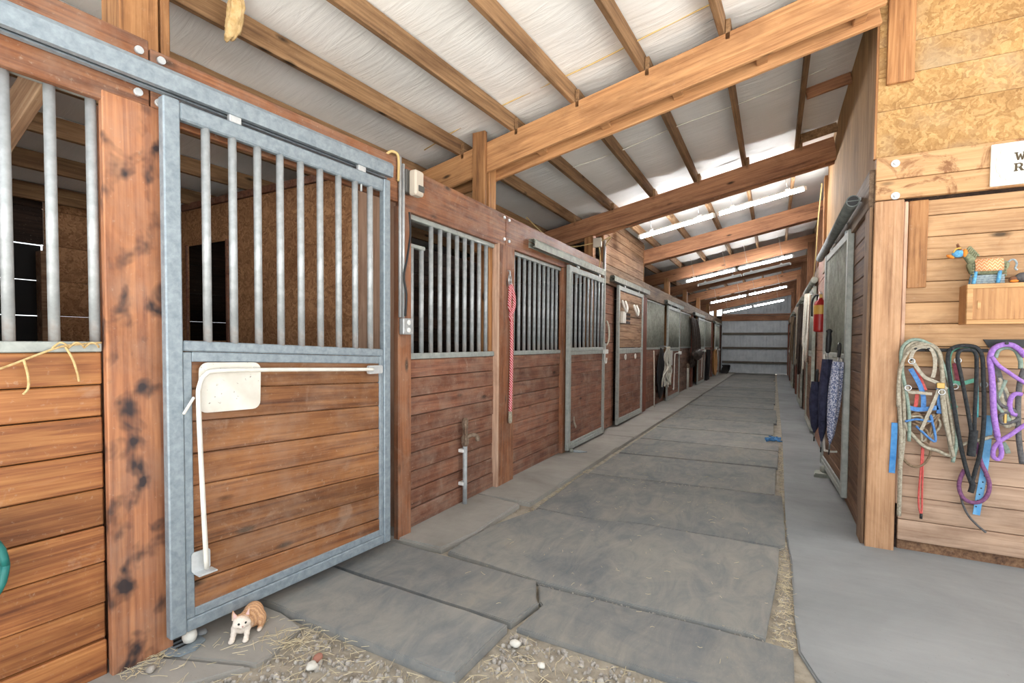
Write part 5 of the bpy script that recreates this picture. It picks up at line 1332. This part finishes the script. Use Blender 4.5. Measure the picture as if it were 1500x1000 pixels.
TACK = {
    'grey_rope': [(0.821, 0.272), (0.821, 0.405), (0.82, 0.602), (0.818, 0.847), (0.805, 1.042), (0.797, 1.212), (0.805, 1.359), (0.841, 1.466), (0.911, 1.515), (0.978, 1.501), (1.02, 1.436), (1.038, 1.295), (1.046, 1.154), (1.064, 0.99), (1.086, 0.85), (1.104, 0.725)],
    'grey_rope_low': [(0.827, 1.238), (0.832, 1.044), (0.843, 0.923), (0.891, 0.854), (0.952, 0.788), (1.023, 0.767), (1.085, 0.741), (1.12, 0.783), (1.168, 0.83), (1.25, 0.867), (1.311, 0.896)],
    'brown_loop': [(0.828, 0.921), (0.823, 0.799), (0.829, 0.711), (0.869, 0.648), (0.923, 0.635), (0.967, 0.674), (0.991, 0.744), (0.975, 0.791), (0.937, 0.811)],
    'grey_crown': [(0.854, 1.394), (0.871, 1.462), (0.915, 1.491), (0.964, 1.477), (0.987, 1.421), (0.99, 1.34), (0.98, 1.278)],
    'grey_cheek': [(0.861, 1.404), (0.897, 1.337), (0.936, 1.281), (0.977, 1.259), (1.022, 1.233), (1.059, 1.201)],
    'grey_nose': [(0.839, 1.21), (0.856, 1.172), (0.901, 1.169), (0.98, 1.164)],
    'grey_tail': [(1.015, 1.199), (0.989, 1.103), (0.958, 1.005), (0.927, 0.906)],
    'blue_cheek': [(0.859, 1.336), (0.891, 1.275), (0.919, 1.209), (0.936, 1.138), (0.938, 1.066)],
    'blue_nose': [(0.851, 1.06), (0.904, 1.049), (0.968, 1.058), (1.019, 1.071)],
    'blue_jaw': [(1.019, 1.209), (1.028, 1.129), (1.027, 1.029)],
    'red_strap': [(0.897, 1.337), (0.921, 1.262), (0.949, 1.186)],
    'red_strap2': [(0.905, 1.165), (0.9, 1.087), (0.893, 1.048)],
    'brown_tangle': [(0.86, 0.988), (0.905, 1.02), (0.955, 0.976), (0.998, 1.018), (1.008, 0.937), (0.973, 0.862), (0.934, 0.916), (0.907, 0.943)],
    'red_string_a': [(0.945, 0.787), (0.942, 0.618), (0.935, 0.447), (0.938, 0.351), (0.95, 0.295)],
    'red_string_b': [(0.952, 0.788), (0.953, 0.62), (0.954, 0.45), (0.956, 0.354), (0.954, 0.295)],
    'blue_strap_left': [(0.781, 0.942), (0.78, 0.794), (0.774, 0.576)],
    'black_rope': [(1.203, 0.569), (1.173, 0.672), (1.14, 0.832), (1.11, 1.017), (1.084, 1.203), (1.061, 1.366), (1.063, 1.455), (1.094, 1.493), (1.15, 1.503), (1.206, 1.489), (1.235, 1.43), (1.245, 1.303), (1.254, 1.12), (1.255, 0.936), (1.243, 0.774), (1.222, 0.655), (1.207, 0.569)],
    'black_inner': [(1.204, 0.816), (1.182, 0.976), (1.152, 1.16), (1.123, 1.321), (1.106, 1.414), (1.116, 1.465), (1.158, 1.475), (1.196, 1.457), (1.205, 1.37), (1.206, 1.209), (1.205, 1.024), (1.207, 0.816)],
    'black_knot': [(1.203, 0.587), (1.211, 0.551), (1.202, 0.503)],
    'green_crown': [(1.094, 1.222), (1.077, 1.32), (1.071, 1.413), (1.087, 1.47), (1.136, 1.498), (1.189, 1.48), (1.218, 1.421)],
    'green_nose': [(1.1, 1.25), (1.143, 1.243), (1.184, 1.259), (1.222, 1.274)],
    'green_flap': [(1.076, 1.212), (1.071, 1.146), (1.072, 1.099), (1.094, 1.077), (1.119, 1.092)],
    'teal_strand': [(1.218, 1.283), (1.222, 1.164), (1.226, 1.017)],
    'burgundy': [(1.1, 1.381), (1.113, 1.321), (1.125, 1.251)],
    'dark_knot': [(1.204, 0.932), (1.199, 0.838), (1.195, 0.754)],
    'plum_loop': [(1.173, 0.649), (1.154, 0.59), (1.148, 0.523), (1.168, 0.46), (1.211, 0.43), (1.262, 0.443), (1.295, 0.494), (1.303, 0.565), (1.284, 0.64), (1.258, 0.706), (1.239, 0.787), (1.223, 0.864)],
    'dark_cord': [(1.161, 0.469), (1.18, 0.392), (1.21, 0.327), (1.253, 0.274), (1.299, 0.232)],
    'blue_strap_right': [(1.297, 1.031), (1.292, 0.848), (1.28, 0.663), (1.261, 0.475), (1.248, 0.343)],
    'purple_rope': [(1.324, 0.897), (1.303, 1.032), (1.292, 1.191), (1.282, 1.327), (1.272, 1.417), (1.287, 1.481), (1.327, 1.509), (1.373, 1.509), (1.413, 1.478), (1.443, 1.434)],
    'purple_low': [(1.324, 0.897), (1.343, 0.831), (1.347, 0.777), (1.332, 0.747), (1.308, 0.763), (1.309, 0.818), (1.338, 0.871), (1.383, 0.912), (1.428, 0.961), (1.459, 0.991)],
    'purple_cross': [(1.275, 1.431), (1.311, 1.373), (1.355, 1.334), (1.399, 1.295), (1.448, 1.257)],
    'purple_curl': [(1.437, 1.185), (1.405, 1.188), (1.383, 1.151), (1.381, 1.097), (1.396, 1.057), (1.415, 1.05)],
    'sage_rope': [(1.306, 1.423), (1.321, 1.473), (1.36, 1.491), (1.403, 1.474), (1.428, 1.412), (1.432, 1.354)],
    'dark_strap': [(1.3, 1.395), (1.326, 1.306), (1.349, 1.194), (1.364, 1.127)],
    'grey_tangle': [(1.327, 1.261), (1.344, 1.148), (1.369, 1.082), (1.347, 1.013), (1.382, 0.97), (1.402, 1.049), (1.364, 1.127)],
    'grey_long': [(1.445, 1.355), (1.426, 1.243), (1.424, 1.086), (1.432, 0.908), (1.454, 0.731)],
    'sage_tab': [(1.365, 0.856), (1.383, 0.821), (1.393, 0.786)],
}

Y0 = FY-0.012
def P3(key, lay): return [(x, Y0-lay, z) for x, z in TACK[key]]
t = thing('tack_hook_rail', 'thin black rail under the cabinet that carries halters and ropes', 'hook rail', (0.83, FY, 1.47))
box('rail', (0.0, -0.028, -0.012), (0.45, 0.003, 0.012), M['black'], t, 0.003)
for x_ in (0.05, 0.12, 0.25, 0.33): cyl('hook', (x_, -0.02, 0.0), (x_, -0.10, 0.01), 0.007, M['black'], t, 8)
t = thing('tack_bracket', 'black steel bracket at the right edge holding the purple rope', 'bracket', (1.255, FY, 1.50))
prism('plate', [(0, 0.045), (0.5, 0.045), (0.5, -0.01), (0.03, -0.01)], 0.012, M['black'], t).location = (0, -0.008, 0)
cyl('hook', (0.09, -0.012, 0.01), (0.09, -0.11, 0.02), 0.009, M['black'], t, 8)
UPV = (0, -1, 0)
t = thing('halter', 'grey webbing halter with braided grey rope, leftmost on the tack wall', 'halter', (0.92, Y0, 1.45))
def put(o, par): o.parent = par; o.matrix_parent_inverse = Matrix.Translation(-Vector(par.location)); return o
put(tube('lead_rope', P3('grey_rope', 0.048), 0.0135, M['greyrope'], None, 5, 8), t)
for k_, (dx_, dz_) in enumerate(((0.03, -0.015), (0.055, -0.03), (-0.012, 0.02))):
    put(tube('lead_rope', [(x+dx_*math.sin(i*0.7+k_), y-0.012-0.01*k_, z+dz_*math.cos(i*0.5)) for i, (x, y, z) in enumerate(P3('grey_rope', 0.030)[2+k_:])], 0.011, M['greyrope'] if k_ != 1 else M['sage'], None, 5, 8), t)
put(tube('lead_rope', P3('grey_rope_low', 0.045), 0.012, M['greyrope'], None, 5, 8), t)
for k, w in (('grey_crown', 0.022), ('grey_cheek', 0.022), ('grey_nose', 0.020), ('grey_tail', 0.020)): put(strap('strap', P3(k, 0.065), w, 0.006, M['greyleather'], UPV, None, 5), t)
for x_, z_ in ((0.86, 1.39), (0.845, 1.20), (1.03, 1.18)): put(torus('ring', 0.018, 0.004, M['steel'], None, (x_, Y0-0.072, z_), (math.pi/2, 0, 0), 14), t)
put(box('buckle', (1.000, Y0-0.080, 1.205), (1.045, Y0-0.070, 1.245), M['brass'], None, 0.003), t)
t = thing('halter', 'blue webbing halter tangled behind the grey one', 'halter', (0.92, Y0, 1.40))
for k, w in (('blue_cheek', 0.028), ('blue_nose', 0.030), ('blue_jaw', 0.034)): put(strap('strap', P3(k, 0.052), w, 0.005, M['bluewebbing'], UPV, None, 5), t)
for k in ('red_strap', 'red_strap2'): put(strap('lining', P3(k, 0.036), 0.022, 0.004, M['redcord'], UPV, None, 4), t)
for k_ in range(3):
    put(tube('tangle', [(x+0.03*math.sin(i*2.1+k_*2), y-0.006*k_, z-0.02+0.025*math.cos(i*1.7+k_)) for i, (x, y, z) in enumerate(P3('brown_tangle', 0.046))], 0.008, (M['greyrope'], M['brownrope'], M['bluewebbing'])[k_], None, 5, 7), t)
put(tube('chain', P3('brown_tangle', 0.040), 0.011, M['brownrope'], None, 5, 8), t)
o = tube('rope_loop', P3('brown_loop', 0.024), 0.008, M['brownrope'], None, 5, 8); tag(o, 'thin brown cord loop hanging under the grey halter', 'rope')
t = thing('red_cord', 'doubled red cord hanging below the grey halter', 'cord', (0.945, Y0, 0.78))
for k in ('red_string_a', 'red_string_b'): put(tube('strand', P3(k, 0.020), 0.006, M['redcord'], None, 5, 7), t)
x_, z_ = TACK['red_string_a'][-1]; put(cyl('knot', (x_+0.002, Y0-0.02, z_-0.03), (x_+0.002, Y0-0.02, z_+0.008), 0.009, M['black'], None, 8), t)
o = strap('strap', P3('blue_strap_left', 0.042), 0.036, 0.004, M['bluestrap'], UPV, None, 4); tag(o, 'short blue strap hanging against the corner post', 'strap')
t = thing('lead_rope', 'black lead rope looped twice in the middle of the tack wall', 'rope', (1.15, Y0, 1.45))
put(tube('rope', P3('black_rope', 0.060), 0.0125, M['blackrope'], None, 5, 8), t)
put(tube('rope', P3('black_inner', 0.075), 0.0115, M['blackrope'], None, 5, 8), t)
put(tube('popper', P3('black_knot', 0.060), 0.017, M['blackrope'], None, 4, 8), t)
put(tube('knot', P3('dark_knot', 0.070), 0.024, M['blackrope'], None, 4, 8), t)
t = thing('halter', 'green webbing halter behind the black lead rope', 'halter', (1.12, Y0, 1.40))
for k, w in (('green_crown', 0.022), ('green_nose', 0.026), ('green_flap', 0.030)): put(strap('strap', P3(k, 0.038), w, 0.005, M['green'], UPV, None, 5), t)
put(tube('cord', P3('teal_strand', 0.040), 0.009, M['teal'], None, 4, 7), t)
put(strap('lining', P3('burgundy', 0.028), 0.022, 0.004, M['burgundy'], UPV, None, 4), t)
for x_, z_ in ((1.115, 1.40), (1.105, 1.22), (1.255, 1.24)): put(torus('ring', 0.018, 0.004, M['steel'], None, (x_, Y0-0.044, z_), (math.pi/2, 0, 0), 14), t)
o = tube('plum_rope', P3('plum_loop', 0.035), 0.0125, M['plum'], None, 5, 9); tag(o, 'plum coloured rope loop hanging below the black lead rope', 'rope')
o = tube('cord', P3('dark_cord', 0.020), 0.007, M['darkgrey'], None, 5, 7); tag(o, 'thin dark cord trailing down from the plum loop', 'cord')
t = thing('strap', 'long light blue strap with punched holes behind the plum loop', 'strap', (1.30, Y0, 0.95))
put(strap('webbing', P3('blue_strap_right', 0.014), 0.038, 0.004, M['lightblue'], UPV, None, 4), t)
for k in range(7):
    u = k/6; x_ = 1.290-0.045*u; z_ = 0.66-0.26*u
    put(cyl('hole', (x_, Y0-0.0172, z_), (x_, Y0-0.0158, z_), 0.005, M['black'], None, 8), t)
t = thing('lead_rope', 'thick purple rope looped over the black bracket at the right edge', 'rope', (1.33, Y0, 1.45))
put(tube('rope', P3('purple_rope', 0.070), 0.0165, M['purple'], None, 5, 10), t)
put(tube('rope', P3('purple_low', 0.066), 0.013, M['purple'], None, 5, 10), t)
put(tube('rope', P3('purple_cross', 0.085), 0.012, M['purple'], None, 5, 10), t)
put(tube('rope', P3('purple_curl', 0.060), 0.0135, M['purple'], None, 5, 10), t)
t = thing('halter', 'sage green and grey rope halter behind the purple rope', 'halter', (1.38, Y0, 1.42))
put(tube('rope', P3('sage_rope', 0.042), 0.013, M['sage'], None, 5, 9), t)
put(tube('rope', P3('grey_tangle', 0.044), 0.016, M['greyrope'], None, 5, 9), t)
for k_ in range(3):
    put(tube('tangle', [(x+0.035*math.sin(i*1.9+k_*2), y-0.006*k_, z+0.03*math.cos(i*1.3+k_)) for i, (x, y, z) in enumerate(P3('grey_tangle', 0.046))], 0.011, (M['greyrope'], M['sage'], M['darkgrey'])[k_], None, 5, 8), t)
put(strap('strap', P3('dark_strap', 0.050), 0.030, 0.006, M['darkgrey'], UPV, None, 5), t)
put(strap('tab', P3('sage_tab', 0.026), 0.026, 0.006, M['sage'], UPV, None, 4), t)
put(box('snap', (1.352, Y0-0.068, 0.985), (1.368, Y0-0.058, 1.06), M['brass'], None, 0.004), t)
o = tube('grey_rope', P3('grey_long', 0.050), 0.015, M['darkgrey'], None, 5, 9); tag(o, 'dark grey rope at the right picture edge', 'rope')

# ================================================================ pieces of parts sit one level deeper
RULES = {
    'sliding_door': {'bolt': 'hanger', 'latch_spur': 'latch_pipe', 'latch_foot_lip': 'latch_foot', 'rivet': 'scuffed_plate', 'latch_hook': 'white_latch'},
    'tube_light': {'end_cap': 'housing', 'bracket': 'housing', 'hanger': 'housing'},
    'water_pipe': {'spout': 'tap_body', 'lever': 'tap_body'},
    'fire_extinguisher': {'label_band': 'cylinder', 'handle': 'valve', 'hose': 'valve'},
    'umbrella': {'handle': 'shaft', 'tip': 'shaft'},
    'wall_cabinet': {'door_frame': 'door', 'latch': 'door'},
    'donkey_ornament': {'muzzle': 'head', 'ear': 'head', 'bridle': 'head', 'cheek_patch': 'head', 'mane_tuft': 'neck', 'fringe': 'saddle_cloth'},
    'toy_bird': {'beak': 'head'},
    'kitten': {'eye': 'body', 'nose': 'body', 'inner_ear': 'body'},
    'sign': {'letter': 'board', 'embossed_border': 'board'},
    'outlet': {'socket': 'box'}, 'timer_box': {'sensor': 'cover'}, 'door_guide': {'slot': 'plate'},
    'door_track': {'rail_opening': 'rail', 'rail_web': 'rail'},
    'lead_rope': {'eye_bolt': 'ring', 'rope_end': 'rope'},
}
def base_name(o): return o.name.split('.')[0]
for root in [o for o in C.objects if o.parent is None and base_name(o) in RULES]:
    ru = RULES[base_name(root)]; kids = list(root.children)
    for c in kids:
        pb = ru.get(base_name(c))
        if not pb: continue
        cand = [k for k in kids if base_name(k) == pb]
        if not cand: continue
        p = min(cand, key=lambda k: (k.location-c.location).length)
        c.parent = p; c.matrix_parent_inverse = p.matrix_basis.inverted()
